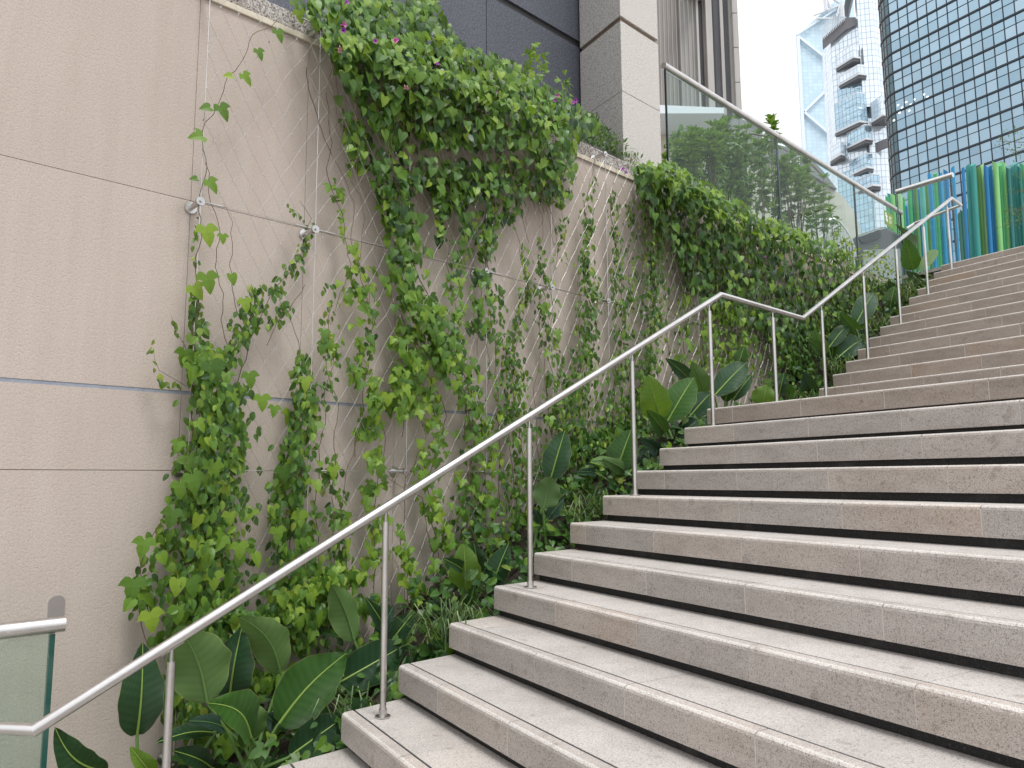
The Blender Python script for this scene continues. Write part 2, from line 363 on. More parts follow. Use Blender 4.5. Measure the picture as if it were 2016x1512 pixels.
stair = bpy.data.objects.new('staircase', None); COL.objects.link(stair); stair['kind'] = 'structure'; stair.location = C0
for C, n, dep in STEPS:
    far = n > 17
    mb = MB()
    s0 = lambda u: -u * SK
    u1 = dep + .07
    top = n == 24
    poly = [W(C, .045, s0(.045) + .004, -.045), W(C, u1, s0(u1) + .004, -.045), W(C, u1, SMAX, -.045), W(C, .045, SMAX, -.045)]
    mb.prism(poly, (0, 0, -.55 if n > -3 else -.3))
    step = mb.build('step', MAT['joint'], stair)
    mb = MB(); mb.prism([W(C, .034, s0(.034) + .006, -.168), W(C, .0445, s0(.044) + .006, -.168), W(C, .0445, SMAX, -.168), W(C, .034, SMAX, -.168)], (0, 0, .12))
    mb.build('riser', MAT['dark_granite'], step)
    mb = MB(); mb.prism([W(C, .0008, s0(.0008) + .002, -FACE + .002), W(C, .054, s0(.054) + .002, -FACE + .002), W(C, .054, SMAX, -FACE + .002), W(C, .0008, SMAX, -FACE + .002)], (0, 0, FACE - .016))
    mb.build('mortar', MAT['mortar'], step)
    mb = MB(); mb.prism([W(C, .0535, s0(.0535) + .003, -.03), W(C, .068, s0(.068) + .003, -.03), W(C, .068, SMAX, -.03), W(C, .0535, SMAX, -.03)], (0, 0, .0275))
    mb.build('inlay_strip', MAT['inlay'], step)
    j0 = (.413 - .2085 * (n - 1)) % .567
    if j0 < .09: j0 += .567
    js = [None] + [j0 + .567 * i for i in range(12) if j0 + .567 * i < SMAX] + [SMAX]
    prof = [(0, -FACE), (0, -.016), (.003, -.0075), (.0075, -.003), (.016, 0), (.0545, 0), (.0545, -FACE)]
    for i in range(len(js) - 1):
        a, b = js[i], js[i + 1]; g = .0014 + rng.random() * .0010
        pr = [(u + (rng.random() - .5) * .0012 if q < 2 else u, z) for q, (u, z) in enumerate(prof)]
        va = [W(C, u, (s0(u) if a is None else a + g), z) for u, z in pr]
        vb = [W(C, u, b - g, z) for u, z in pr]
        k = len(pr)
        mb = MB().add(va + vb, [tuple(range(k))] + [tuple(range(2 * k - 1, k - 1, -1))] + [(q, k + q, k + (q + 1) % k, (q + 1) % k) for q in range(k)])
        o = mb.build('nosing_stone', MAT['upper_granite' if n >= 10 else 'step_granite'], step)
        o.data.materials.append(MAT['lit_edge'])
        for q in (4, 5): o.data.polygons[q].material_index = 1  # upper chamfer faces carry the painted bright edge line
    # tread slabs behind the inlay strip, every second joint
    ts = [None] + [j for q, j in enumerate(js[1:-1]) if q % 2 == (1 if n % 2 else 0)] + [SMAX]
    ue = dep + .055
    segs = [(.0655, ue)] if dep < 2 else [(.0655 + i * .6, .0655 + (i + 1) * .6 - .003) for i in range(16)]
    if 1 < dep < 2: segs = [(.0655, .80), (.803, ue)]
    for (ua, ub) in segs:
        for i in range(len(ts) - 1):
            a, b = ts[i], ts[i + 1]; g = .001
            zt = -.0006 - rng.random() * .0006
            aa = (s0(ua), s0(ub)) if a is None else (a + g, a + g)
            if top and a is None: aa = (-.55, -.55)
            mb = MB(); mb.prism([W(C, ua, aa[0], zt - .04), W(C, ub, aa[1], zt - .04), W(C, ub, b - g, zt - .04), W(C, ua, b - g, zt - .04)], (0, 0, .04))
            mb.build('tread_slab', MAT['tread_granite'], step)

def ground_plane():
    me = mesh('ground', [(-400, -400, GROUND - .02), (900, -400, GROUND - .02), (900, 900, GROUND - .02), (-400, 900, GROUND - .02)], [(0, 1, 2, 3)])
    o = link('ground', me, None, MAT['paving']); o['kind'] = 'structure'
ground_plane()
# lower landing paving in front of the first step
lp = bpy.data.objects.new('lower_landing', None); COL.objects.link(lp); lp['kind'] = 'structure'
for i in range(5):
    for j in range(9):
        a = cl(-3); mb = MB(); u0, s_ = -.02 - .6 * (i + 1), -.9 + .8 * j
        P = lambda u, s: Vector((a.x, a.y, GROUND)) + PD * u + ND * s
        if (P(u0, s_)).y > 3.3: continue
        mb.prism([P(u0, s_), P(u0 + .597, s_), P(u0 + .597, s_ + .797), P(u0, s_ + .797)], (0, 0, .03 + .03 * 0 + .001 * ((i + j) % 2)))
        mb.build('paving_slab', MAT['tread_granite'], lp)

# ------------------------------------------------------------------ planting bed
def bedz(x):
    if x < .95: return -1.66
    if x < 4.9: return -1.66 + (x - .95) * (.36 + 1.66) / (4.9 - .95)
    if x < 6.4: return .36 + (x - 4.9) * .02
    if x < 10.3: return .39 + (x - 6.4) * (2.57 - .39) / (10.3 - 6.4)
    return 2.57
vs, fs = [], []
nx, ny = 150, 14
for i in range(nx + 1):
    for j in range(ny + 1):
        x = -.2 + 10.9 * i / nx; y = 3.03 + .87 * j / ny
        z = bedz(x) - .07 + .045 * math.sin(x * 9 + y * 5) * math.sin(y * 13 + x * 3) + rng.random() * .025
        vs.append((x, y, z))
for i in range(nx):
    for j in range(ny):
        a = i * (ny + 1) + j; fs.append((a, a + ny + 1, a + ny + 2, a + 1))
o = link('planting_bed', mesh('planting_bed', vs, fs, True), None, MAT['soil']); o['kind'] = 'structure'

# ------------------------------------------------------------------ retaining wall
WY = 3.9
wall = bpy.data.objects.new('retaining_wall', None); COL.objects.link(wall); wall.location = (0, WY, 0)
tag(wall, 'tall beige rendered retaining wall scored into panels, behind the climbing plants', 'wall')
MB().box((4.0, WY + .16, .45), 17.0, .28, 4.24).build('wall_core', MAT['wall_groove'], wall)
rows = [(-1.72, .0495), (.0525, .431), (.449, 1.438), (1.441, 2.572)]
NX = [1.406 + .643 * i for i in range(18)]
def zj(x, r): return 0
cols = [(-4.4, NX[0] - .0012)] + [(NX[i] + .0012, NX[i + 1] - .0012) for i in range(16)]
for r, (za, zb) in enumerate(rows):
    for (xa, xb) in cols:
        o = MB().box(((xa + xb) / 2, WY + .008 + .0006 * rng.random(), (za + zb) / 2), xb - xa, .016, zb - za).build('wall_panel', MAT['wall_render'], wall)
MB().box((3.5, WY + .006, .440), 15.8, .006, .019).build('blue_strip', MAT['blue_channel'], wall)
for i in range(10):
    MB().box((-3.5 + 1.6 * i + .8, WY + .02, 2.592), 1.597, .07, .036).build('ledge_stone', MAT['cream_stone'], wall, bevel=.003)
    MB().box((-3.5 + 1.6 * i + .8, WY + .10, 2.675), 1.597, .16, .128).build('coping_stone', MAT['coping_granite'], wall, bevel=.004)
mb = MB(); mb.prism([(-3.5, WY + .19, 2.70), (12.3, WY + .19, 2.70), (12.3, WY + .70, 2.70), (-3.5, WY + .70, 2.70)], (0, 0, .03))
o = mb.build('planter_soil', MAT['soil']); o['kind'] = 'structure'
# terrace floor behind the wall
mb = MB(); mb.prism([(-4, WY + .32, 2.50), (40, WY + .32, 2.50), (40, 60, 2.50), (-4, 60, 2.50)], (0, 0, .1))
o = mb.build('terrace_floor', MAT['paving']); o['kind'] = 'structure'

# ------------------------------------------------------------------ steel net in front of the wall
NY = 3.77
net = thing('wire_trellis', 'stainless steel diamond wire net stretched in front of the beige wall', 'trellis', (NX[0], NY, -1.4))
vs, fs = [], []
hx, hz = .0535, .0935
mb = MB()
NXm = int((NX[14] - NX[0]) / hx)
z0n = -1.35; NZ = int((2.62 - z0n) / hz)
def netp(i, j):
    dx = .006 * math.sin(i * 1.7 + j * .9) + .004 * math.sin(i * .53 - j * 1.3)
    return Vector((NX[0] + i * hx + dx, NY + .012 * math.sin(i * .31) * math.sin(j * .4), z0n + j * hz + .006 * math.sin(i * .8 + j)))
# wires run as diagonals
for fam in (1, -1):
    for st in range(-NZ, NXm + NZ + 1):
        pts = []
        for j in range(NZ + 1):
            i = st + fam * j
            if 0 <= i <= NXm and (i + j) % 2 == 0:
                p = netp(i, j)
                if p.z > bedz(p.x) - .05: pts.append(p)
                elif pts and p.z < bedz(p.x): pts = pts
            elif pts and not (0 <= i <= NXm): pass
        if len(pts) > 1:
            q = [pts[0]]
            for a in range(1, len(pts)):
                q.append(pts[a])
            mb.tube(q, .0011, 3, caps=False)
for st in range(-NZ, NXm + NZ + 1):   # the wires of every second node row share their crossings
    for fam in (1, -1):
        pts = []
        for j in range(NZ + 1):
            i = st + fam * j
            if 0 <= i <= NXm and (i + j) % 2 == 1 and False: pts.append(netp(i, j))
o = mb.build('wire_mesh', MAT['wire'], net, kind='stuff')
mb = MB()
for j in range(NZ + 1):
    for i in range(NXm + 1):
        if (i + j) % 2 == 0:
            p = netp(i, j)
            if p.z > bedz(p.x): mb.box(p, .0052, .0052, .0085)
mb.build('ferrules', MAT['steel_bright'], net, kind='stuff')
ROWZ = [-1.3, .05, 1.40, 2.62]
for x in NX[:15]:
    MB().tube([(x, NY, max(bedz(x), -1.35)), (x, NY, 2.62)], .0024, 6).build('cable', MAT['steel'], net)
for z in ROWZ[1:3]:
    xe = 1.83 + (z + 1.0) / .506 if z < .5 else 5.9 + (z - .5) * 2
    MB().tube([(NX[0], NY, z), (min(NX[14], xe + .8), NY, z)], .0024, 6).build('cable', MAT['steel'], net)
for x in NX[:15]:
    for z in ROWZ:
        if z < bedz(x) + .08: continue
        so_ = MB().tube([(x, NY + .012, z), (x, WY - .006, z)], .0145, 14).build('standoff', MAT['steel'], net, True)
        MB().tube([(x, WY - .008, z), (x, WY - .0005, z)], .031, 20).build('base_plate', MAT['steel'], so_, True)
        MB().tube([(x, NY - .008, z), (x, NY + .012, z)], .0225, 20).build('end_cap', MAT['steel_bright'], so_, True)
        MB().tube([(x, NY - .018, z), (x, NY - .008, z)], .007, 8).build('bolt', MAT['steel_bright'], so_)
        m2 = MB()
        for dx, dz in ((1, 0), (-1, 0), (0, 1), (0, -1)):
            if x == NX[0] and dx == -1 or z > 2.5 and dz > 0: continue
            m2.tube([(x + dx * .026, NY, z + dz * .026), (x + dx * .125, NY, z + dz * .125)], .0048, 8)
        m2.build('cable_end', MAT['steel_bright'], so_)

# ------------------------------------------------------------------ stair handrail
hr = thing('stair_handrail', 'brushed steel handrail on slim posts climbing the left edge of the stairs', 'handrail', (C0.x, 2.84, C0.z))
RY = 2.8436
R = [Vector((.6287 - .62 * 1.3, RY + .78 * .55, -.7711)), Vector((.6287, RY, -.7711)), Vector((4.7487, RY, 1.303)), Vector((6.0042, RY, 1.310)),
     Vector((10.19, RY, 3.424)), Vector((10.54, RY, 3.424)), Vector((10.86, 3.50, 3.424)), Vector((10.80, 3.58, 3.36))]
R[0] = R[1] + Vector((-.62, .78, 0)) * .75
MB().tube(R, .0195, 18).build('rail', MAT['steel'], hr, True)
def rail_z(x):
    for a, b in zip(R[1:5], R[2:6]):
        if a.x <= x <= b.x: return a.z + (b.z - a.z) * (x - a.x) / (b.x - a.x)
    return R[1].z
def post(base, lean=0):
    x = base.x; zt = rail_z(x) - .020
    p = MB().tube([base + Z3 * .001, Vector((x, RY, zt - .045))], .0142, 16).build('post', MAT['steel'], hr, True)
    MB().tube([Vector((x, RY, zt - .046)), Vector((x, RY, zt - .002))], .0072, 10).build('spigot', MAT['steel_bright'], p, True)
    sl = (rail_z(x + .01) - rail_z(x - .01)) / .02; d = Vector((1, 0, sl)).normalized()
    MB().box(Vector((x, RY, zt - .001)), .085, .018, .004, (d, Y3, Vector((-d.z, 0, d.x)))).build('saddle', MAT['steel_bright'], p)
    MB().tube([base + Z3 * .0005, base + Z3 * .006], .033, 24).build('base_flange', MAT['steel'], p, True)
    MB().tube([base + Z3 * .006, base + Z3 * .034], .0175, 18).build('collar', MAT['steel'], p, True)
for n in (-3, 0, 3, 6, 9):
    b = cl(n) + X3 * .1329 + ND * .177; post(Vector((b.x, RY, cl(n).z)))
for x in (5.50, ): post(Vector((x, RY, cl(10).z)))
for k in (0.0,):
    b = atY(1622, 700, RY); post(Vector((b.x, RY, cl(10).z)))
for k in (3, 6, 9, 12):
    b = cu(k) + X3 * .1329 + ND * .177; post(Vector((b.x, RY, cu(k).z)))

# ------------------------------------------------------------------ lower left glass balustrade
def balustrade(name, label, A, B, ztop, zbot, joints, r=.03, glass='clear_glass', edge='glass_edge_dark', th=.016, ext=(0, 0), cat='balustrade', ew=.0058):
    A, B = Vector(A), Vector(B); d = (B - A).normalized(); nrm = d.cross(Z3)
    t_ = thing(name, label, cat, (A.x, A.y, zbot))
    MB().tube([A - d * ext[0] + Z3 * ztop, B + d * ext[1] + Z3 * ztop], r, 20).build('rail', MAT['steel'], t_, True)
    L = (B - A).length; js = [0] + joints + [L]
    for a, b in zip(js[:-1], js[1:]):
        c = A + d * ((a + b) / 2) + Z3 * ((ztop + zbot) / 2 - r / 2)
        g = MB().box(c, b - a - 2 * ew - .003, th, ztop - zbot - r, (d, nrm, Z3)).build('glass_panel', MAT[glass], t_)
        for e in (a + ew / 2 + .001, b - ew / 2 - .001):
            MB().box(A + d * e + Z3 * ((ztop + zbot) / 2 - r / 2), ew, th, ztop - zbot - r - .004, (d, nrm, Z3)).build('pane_edge', MAT[edge], g)
    return t_
balustrade('glass_balustrade', 'green tinted glass balustrade with thick steel rail at the lower left', (-1.2, 3.45, 0), (.81, 3.45, 0), -.555, -1.6, [], .030, 'green_glass', 'glass_edge', .022, (0, .030), ew=.018)
t = NT('plate_grey'); t.set(Base_Color=(.30, .27, .26), Roughness=.5, Metallic=.3)
mb = MB(); c = atY(111, 1195, WY); ring = []
for k in range(24):
    an = 2 * math.pi * k / 24; zz = math.sin(an)
    ring.append((c.x + .033 * math.cos(an), WY - .004, c.z + (.033 * zz + .018 if zz > 0 else .033 * zz - .03)))
mb.prism(ring, (0, .0038, 0))
tag(mb.build('wall_plate', MAT['plate_grey'], None, bevel=.001), 'small rounded steel plate on the wall above the lower left balustrade end', 'bracket')

# upper glass balustrade on the terrace edge
GY = 4.15; gz = .987 * GY
balustrade('glass_balustrade', 'long clear glass balustrade with steel top rail running right from the granite column', (6.05, GY, 0), (12.28, GY, 0), gz, 2.72, [2.28, 4.50], .034, 'clear_glass', 'glass_edge_dark', .02, (0.02, .03), ew=.012)
# short balustrade returning across the head of the stairs
a = atZ(1765, 378, 4.0); b = atZ(1873, 345, 4.0)
balustrade('glass_balustrade', 'short glass balustrade with fat steel rail across the head of the stairs', (a.x, a.y, 0), (b.x, b.y, 0), 4.0, 2.63, [], .036, 'clear_glass', 'glass_edge_dark', .02, (0, .02))
# small green notice stuck on the end pane
sg = thing('glass_sign', 'small green notice sticker on the last pane of the glass balustrade', 'sign', tuple(atY(1760, 400, GY - .02)))
q = [atY(*p, GY - .0125) for p in ((1741, 413), (1758, 424), (1759, 453), (1742, 440))]
t = NT('sign_green'); t.set(Base_Color=(.16, .26, .04), Roughness=.6)
t = NT('sign_white'); t.set(Base_Color=(.75, .78, .70), Roughness=.6)
MB().prism(q, (0, .002, 0)).build('sign_face', MAT['sign_green'], sg)
mb = MB()
def onsign(u, v): return q[0] + (q[1] - q[0]) * u + (q[3] - q[0]) * v + Vector((0, -.0012, 0))
for (u0, v0, u1, v1) in ((.10, .12, .22, .30), (.12, .30, .34, .44), (.14, .44, .24, .72), (.26, .5, .36, .78), (.05, .34, .13, .40), (.50, .26, .82, .32), (.50, .38, .76, .44), (.50, .54, .86, .58), (.50, .64, .80, .68), (.50, .74, .70, .78)):
    mb.add([onsign(u0, v0), onsign(u1, v0), onsign(u1, v1), onsign(u0, v1)], [(0, 1, 2, 3)])
mb.build('sign_print', MAT['sign_white'], sg)

# ------------------------------------------------------------------ granite column and blue stone wall
cy0 = 4.0
fc = atY(1224, 150, cy0); rc = atY(1297.5, 150, cy0); BK = -ND
zj1 = atY(1226, 179, cy0).z; zj2 = atY(1222, 33, cy0).z
colm = thing('granite_column', 'square speckled pale granite column beside the blue stone wall', 'column', (fc.x, cy0, 2.6))
def cblock(za, zb, inset=0.0):
    i = inset
    a = Vector((fc.x + i, cy0 + i, za)); b = Vector((rc.x - i, cy0 + i, za)); c = b + BK * (.62 - 2 * i); d = a + BK * (.62 - 2 * i)
    return MB().prism([a, b, c, d], (0, 0, zb - za))
cblock(2.55, zj1 - .003).build('stone_block', MAT['column_granite'], colm, bevel=.003)
cblock(zj1 + .001, zj2 - .036).build('stone_block', MAT['column_granite'], colm, bevel=.003)
cblock(zj2 + .012, 6.2).build('stone_block', MAT['column_granite'], colm, bevel=.003)
cblock(zj2 - .037, zj2 + .013, .02).build('recessed_joint', MAT['brown_joint'], colm)
cblock(zj1 - .004, zj1 + .002, .004).build('thin_joint', MAT['brown_joint'], colm)
by = 4.62
bw = thing('blue_stone_wall', 'dark blue grey stone clad wall rising behind the hanging vines', 'wall', (3, by, 2.6))
xj = atY(959, 60, by).x; xr = atY(1151, 60, by).x + .1; zb = atY(1149, 91, by).z
wv = atY(1149, 60, by).x - xj
xs = [xr, xj, xj - wv, xj - 2 * wv, xj - 3 * wv, xj - 4 * wv, xj - 5 * wv]
for i in range(6):
    for za, zc in ((2.5, zb - .035), (zb + .035, 6.4)):
        MB().box(((xs[i] + xs[i + 1]) / 2, by + .03, (za + zc) / 2), abs(xs[i] - xs[i + 1]) - .007, .04, zc - za).build('stone_panel', MAT['blue_stone'], bw)
MB().box((xr - 4, by + .12, 4.4), 9.2, .12, 4.2).build('backing', MAT['joint'], bw)
MB().box((xr - 4, by + .045, zb), 9.2, .02, .068).build('recessed_band', MAT['inlay'], bw)

# ================================================================== beyond the terrace
def plate(name, pts, off, mat, parent): return MB().prism(pts, off).build(name, MAT[mat], parent)
# tall blue-glass office tower with dark mullions, its long front parallel to the stair nosings
t = NT('tower_glass'); g = t.geo(); r = orand(t)
c = t.ramp(r, [(0, (.27, .39, .47)), (.5, (.31, .435, .52)), (.9, (.36, .48, .56)), (1, (.25, .36, .44))])
t.set(Base_Color=c, Metallic=.85, Roughness=.06); t.bump(t.noise(g, .22, 3), .10, .5)
t = NT('tower_glass_dark'); g = t.geo(); r = orand(t)
t.set(Base_Color=t.ramp(r, [(0, (.04, .075, .09)), (1, (.10, .15, .17))]), Metallic=.7, Roughness=.06); t.bump(t.noise(g, .4, 3), .25, .5)
t = NT('tower_frame'); t.set(Base_Color=(.012, .02, .032), Roughness=.35)
t = NT('tower_frame_brown'); t.set(Base_Color=(.03, .03, .034), Roughness=.3)
t = NT('ceiling_lamp'); t.b.inputs['Emission Color'].default_value = (1, .98, .9, 1); t.b.inputs['Emission Strength'].default_value = 1.3
P0 = atD(1762, 200, 130.0); P0.z = 0
gt = thing('office_tower', 'tall office tower of pale blue glass in a dark grid at the right edge', 'tower', (P0.x, P0.y, 0))
PW, FHT = 1.62, 3.55
bay = [Vector((P0.x, P0.y, 0)) + ND * (PW * i) for i in range(0, 19)]
nrm = PD * -1.0
# rounded corner turning away to the left
corner = [bay[0]]; d = -ND
for i in range(7):
    d = (Matrix.Rotation(math.radians(-14), 3, 'Z') @ d); corner.append(corner[-1] + d * .95)
pane_big = mesh('pane', [(0, 0, 0), (0, PW - .16, 0), (0, PW - .16, 1), (0, 0, 1)], [(0, 1, 2, 3)])
zb0, NF = 12.0, 26
made = 0
mbf = MB(); rest = MB(); restc = MB()
def on_seen(P):
    x, y = topx(P); return -20 < x < 2060 and -30 < y < 520
for f in range(NF):
    z = zb0 + f * FHT
    for k, (za, zc) in enumerate(((.16, 1.95), (2.03, 3.38))):
        for i in range(len(bay) - 1):
            a = bay[i] + ND * .04; b = bay[i + 1] - ND * .04
            ja = [(rng.random() - .5) * .03 for _ in range(2)]
            vs = [a + Z3 * (z + za) + nrm * ja[0], b + Z3 * (z + za) + nrm * ja[1], b + Z3 * (z + zc) + nrm * (ja[1] * .3), a + Z3 * (z + zc)]
            if made < 300 and on_seen(vs[0]) and on_seen(vs[2]):
                MB().add(vs, [(0, 1, 2, 3)]).build('window_pane', MAT['tower_glass'], gt); made += 1
            else: rest.add(vs, [(0, 1, 2, 3)])
        for i in range(len(corner) - 1):
            a, b = corner[i], corner[i + 1]; e = (b - a).normalized() * .05
            restc.add([a + e + Z3 * (z + za), b - e + Z3 * (z + za), b - e + Z3 * (z + zc), a + e + Z3 * (z + zc)], [(0, 1, 2, 3)])
rest.build('far_panes', MAT['tower_glass'], gt, kind='stuff')
restc.build('corner_panes', MAT['tower_glass_dark'], gt, kind='stuff')
ztop = zb0 + NF * FHT
mb = MB()
for i in range(len(bay)):
    mb.box(bay[i] + nrm * .06 + Z3 * ((ztop + zb0) / 2), .08, .10, ztop - zb0, (PD, ND, Z3))
for f in range(NF + 1):
    z = zb0 + f * FHT; L = PW * 18
    mb.box(bay[0] + ND * (L / 2) + nrm * .09 + Z3 * (z - .02),   .20, L, .28, (PD, ND, Z3))
    mb.box(bay[0] + ND * (L / 2) + nrm * .04 + Z3 * (z + 1.99), .10, L, .06, (PD, ND, Z3))
mb.build('mullion_grid', MAT['tower_frame'], gt, kind='stuff')
mb = MB()
for i in range(1, len(corner)):
    mb.tube([corner[i] + Z3 * zb0, corner[i] + Z3 * ztop], .10, 6)
for f in range(NF + 1):
    z = zb0 + f * FHT
    mb.tube([p + Z3 * z for p in corner], .22, 6); mb.tube([p + Z3 * (z + 1.99) for p in corner], .06, 5)
mb.build('corner_frame', MAT['tower_frame_brown'], gt, kind='stuff')
back = [p - nrm * .12 for p in (bay[0], bay[-1])]
mb = MB(); mb.prism([back[0] + Z3 * zb0, back[1] + Z3 * zb0, back[1] - nrm * 22 + Z3 * zb0, corner[-1] - nrm * 12 + Z3 * zb0, corner[-1] - nrm * .3 + Z3 * zb0, corner[5] - nrm * .5 + Z3 * zb0], (0, 0, ztop - zb0))
mb.build('tower_core', MAT['tower_frame'], gt)
for (px_, py_) in ((1760, 237), (1768, 207), (1776, 212), (1784, 201), (1793, 206), (1771, 222), (1790, 218), (1800, 196), (1819, 186), (1826, 191)):
    p = atP(px_, py_, bay[0] + nrm * .02, nrm); MB().box(p, .05, .34, .26, (PD, ND, Z3)).build('ceiling_lamp', MAT['ceiling_lamp'], gt)

# mirrored tower with stacked overhanging bays
def gridmat(name, base, line, sx, sz, lw, metal=.75, rough=.1, wob=.15, ax='v'):
    t = NT(name); uv = t.n('ShaderNodeUVMap'); uv.uv_map = 'UVMap'; sp = t.n('ShaderNodeSeparateXYZ'); t.l(uv.outputs[0], sp.inputs[0])
    fx = t.math('FRACT', t.math('DIVIDE', sp.outputs['X'], sx)); fz = t.math('FRACT', t.math('DIVIDE', sp.outputs['Y'], sz))
    l = t.math('MAXIMUM', t.math('LESS_THAN', fx, lw / sx), t.math('LESS_THAN', fz, lw / sz))
    cell = t.n('ShaderNodeTexWhiteNoise', noise_dimensions='2D'); cm = t.n('ShaderNodeCombineXYZ')
    t.l(t.math('FLOOR', t.math('DIVIDE', sp.outputs['X'], sx)), cm.inputs[0]); t.l(t.math('FLOOR', t.math('DIVIDE', sp.outputs['Y'], sz)), cm.inputs[1])
    t.l(cm.outputs[0], cell.inputs['Vector'])
    b = t.mixc(1.0, base, t.ramp(cell.outputs['Value'], [(0, (.86, .88, .9)), (1, (1, 1, 1))]), 'MULTIPLY')
    t.set(Base_Color=t.mixc(l, b, line), Metallic=t.ramp(l, [(0, (metal,) * 3), (1, (0, 0, 0))]), Roughness=rough)
    t.bump(t.noise(t.geo(), .12, 4, .6, 1.5), wob, 1.5)
gridmat('mirror_white', (.80, .88, .95), (.38, .44, .50), 1.15, 1.75, .16, .55, .12)
gridmat('mirror_blue', (.46, .62, .72), (.22, .29, .35), 1.15, 1.75, .14, .8, .08, .5)
gridmat('blue_tower', (.58, .74, .84), (.46, .60, .70), 2.6, 2.1, .24, .25, .3, .05)  # farthest tower paled toward the sky: distance haze put into its colour
t = NT('brace_blue'); t.set(Base_Color=(.68, .77, .86), Roughness=.5)  # braces paled with the same painted haze
t = NT('pale_metal'); t.set(Base_Color=(.66, .70, .74), Roughness=.5)
t = NT('grey_soffit'); t.set(Base_Color=(.13, .14, .155), Roughness=.6)
t = NT('louvre_dark'); t.set(Base_Color=(.16, .16, .175), Roughness=.6)
def panel_box(mb_list, pts, z0, z1):
    """vertical faces of a plan polyline, with metre UVs"""
    for a, b in zip(pts[:-1], pts[1:]): mb_list.append((a, b, z0, z1))
def build_faces(name, faces, mat, parent):
    L = Vector(); q = parent
    while q is not None: L = L + q.location; q = q.parent
    me = bpy.data.meshes.new(name); vs, fs, uvs = [], [], []; run = 0
    for a, b, z0, z1 in faces:
        k = len(vs); w = (Vector(b) - Vector(a)).length
        for p, z, u in ((a, z0, run), (b, z0, run + w), (b, z1, run + w), (a, z1, run)):
            vs.append((p[0] - L.x, p[1] - L.y, z - L.z)); uvs.append((u, z))
        fs.append((k, k + 1, k + 2, k + 3)); run += w
    me.from_pydata(vs, [], fs); uvl = me.uv_layers.new(name='UVMap')
    for i, uv in enumerate(uvs): uvl.data[i].uv = uv
    me.update(); return link(name, me, parent, MAT[mat])
# a local frame for the mid tower: plan coordinates (a across the view, b away)
def frame(D, yref=300):
    dr = Vector((FW[0], FW[1], 0)).normalized(); p0 = atD(1690, yref, D)
    def Pxy(x, dd=0): p = atP(x, yref, p0, dr); q_ = Vector((p.x, p.y, 0)); return q_ + q_.normalized() * dd
    def Zof(y, x=1690): return atP(x, y, p0, dr).z
    return Pxy, Zof
D2 = 215.0
PX, ZY = frame(D2)
mt = thing('mirrored_tower', 'white mirror clad tower with stacked overhanging bays between two other towers', 'tower', tuple(PX(1690)))
ZB = 30.0
def dm(x): return -(x - 1640) * .10
faces = []
panel_box(faces, [PX(1640, 3), PX(1648, dm(1648)), PX(1706, dm(1706)), PX(1722, dm(1706) + .5), PX(1775, dm(1706) + 1)], ZB, ZY(60))
build_faces('glass_skin', faces, 'mirror_white', mt)
faces = []; panel_box(faces, [PX(1630, 9), PX(1634, 6), PX(1648, 1.5)], ZB, ZY(78)); build_faces('side_skin', faces, 'mirror_white', mt)
faces = []; panel_box(faces, [PX(1702, -5), PX(1706, -8), PX(1736, -9), PX(1765, -6)], ZY(235), ZY(-60)); build_faces('tall_shaft', faces, 'mirror_white', mt)
faces = []; panel_box(faces, [PX(1708, -5), PX(1713, -8.5), PX(1740, -9), PX(1765, -8)], ZB, ZY(258)); build_faces('lower_shaft', faces, 'mirror_white', mt)
mb = MB(); mb.prism([PX(x, d) + Z3 * ZB for x, d in ((1636, 12), (1641, 4), (1650, .4), (1704, -5.5), (1770, -4), (1770, 30))], (0, 0, ZY(62) - ZB)); mb.build('tower_core', MAT['pale_metal'], mt)
# roof band of louvres with vertical posts
faces = []
mb = MB(); zt, zl = ZY(46), ZY(78)
for i in range(15):
    x = 1632.5 + i * 3.35; yt = 55 - i * 1.6; yb = 83 - i * 1.55
    p = PX(x, dm(x) - 1.8); mb.box(p + Z3 * ((ZY(yt, x) + ZY(yb, x)) / 2), .16, .16, ZY(yt, x) - ZY(yb, x))
mb.build('roof_posts', MAT['pale_metal'], mt, kind='stuff')
q = [(1632, .0, 54, 83), (1680, -5.0, 31, 61), (1702, -6.6, 36, 58)]
vv = []
for x, d_, yt, yb in q: vv += [PX(x, d_ - .2) + Z3 * ZY(yt + 6, x) * .98, PX(x, d_ - .2) + Z3 * ZY(yb, x) * .98]
MB().add(vv, [(0, 1, 3, 2), (2, 3, 5, 4)]).build('roof_louvres', MAT['louvre_dark'], mt)
MB().prism([PX(1679, -4) + Z3 * ZY(32), PX(1688, -4) + Z3 * ZY(36), PX(1706, -4) + Z3 * ZY(-20), PX(1692, -4) + Z3 * ZY(-20)], PX(1690, -8) - PX(1690, -12)).build('roof_fin', MAT['grey_soffit'], mt)
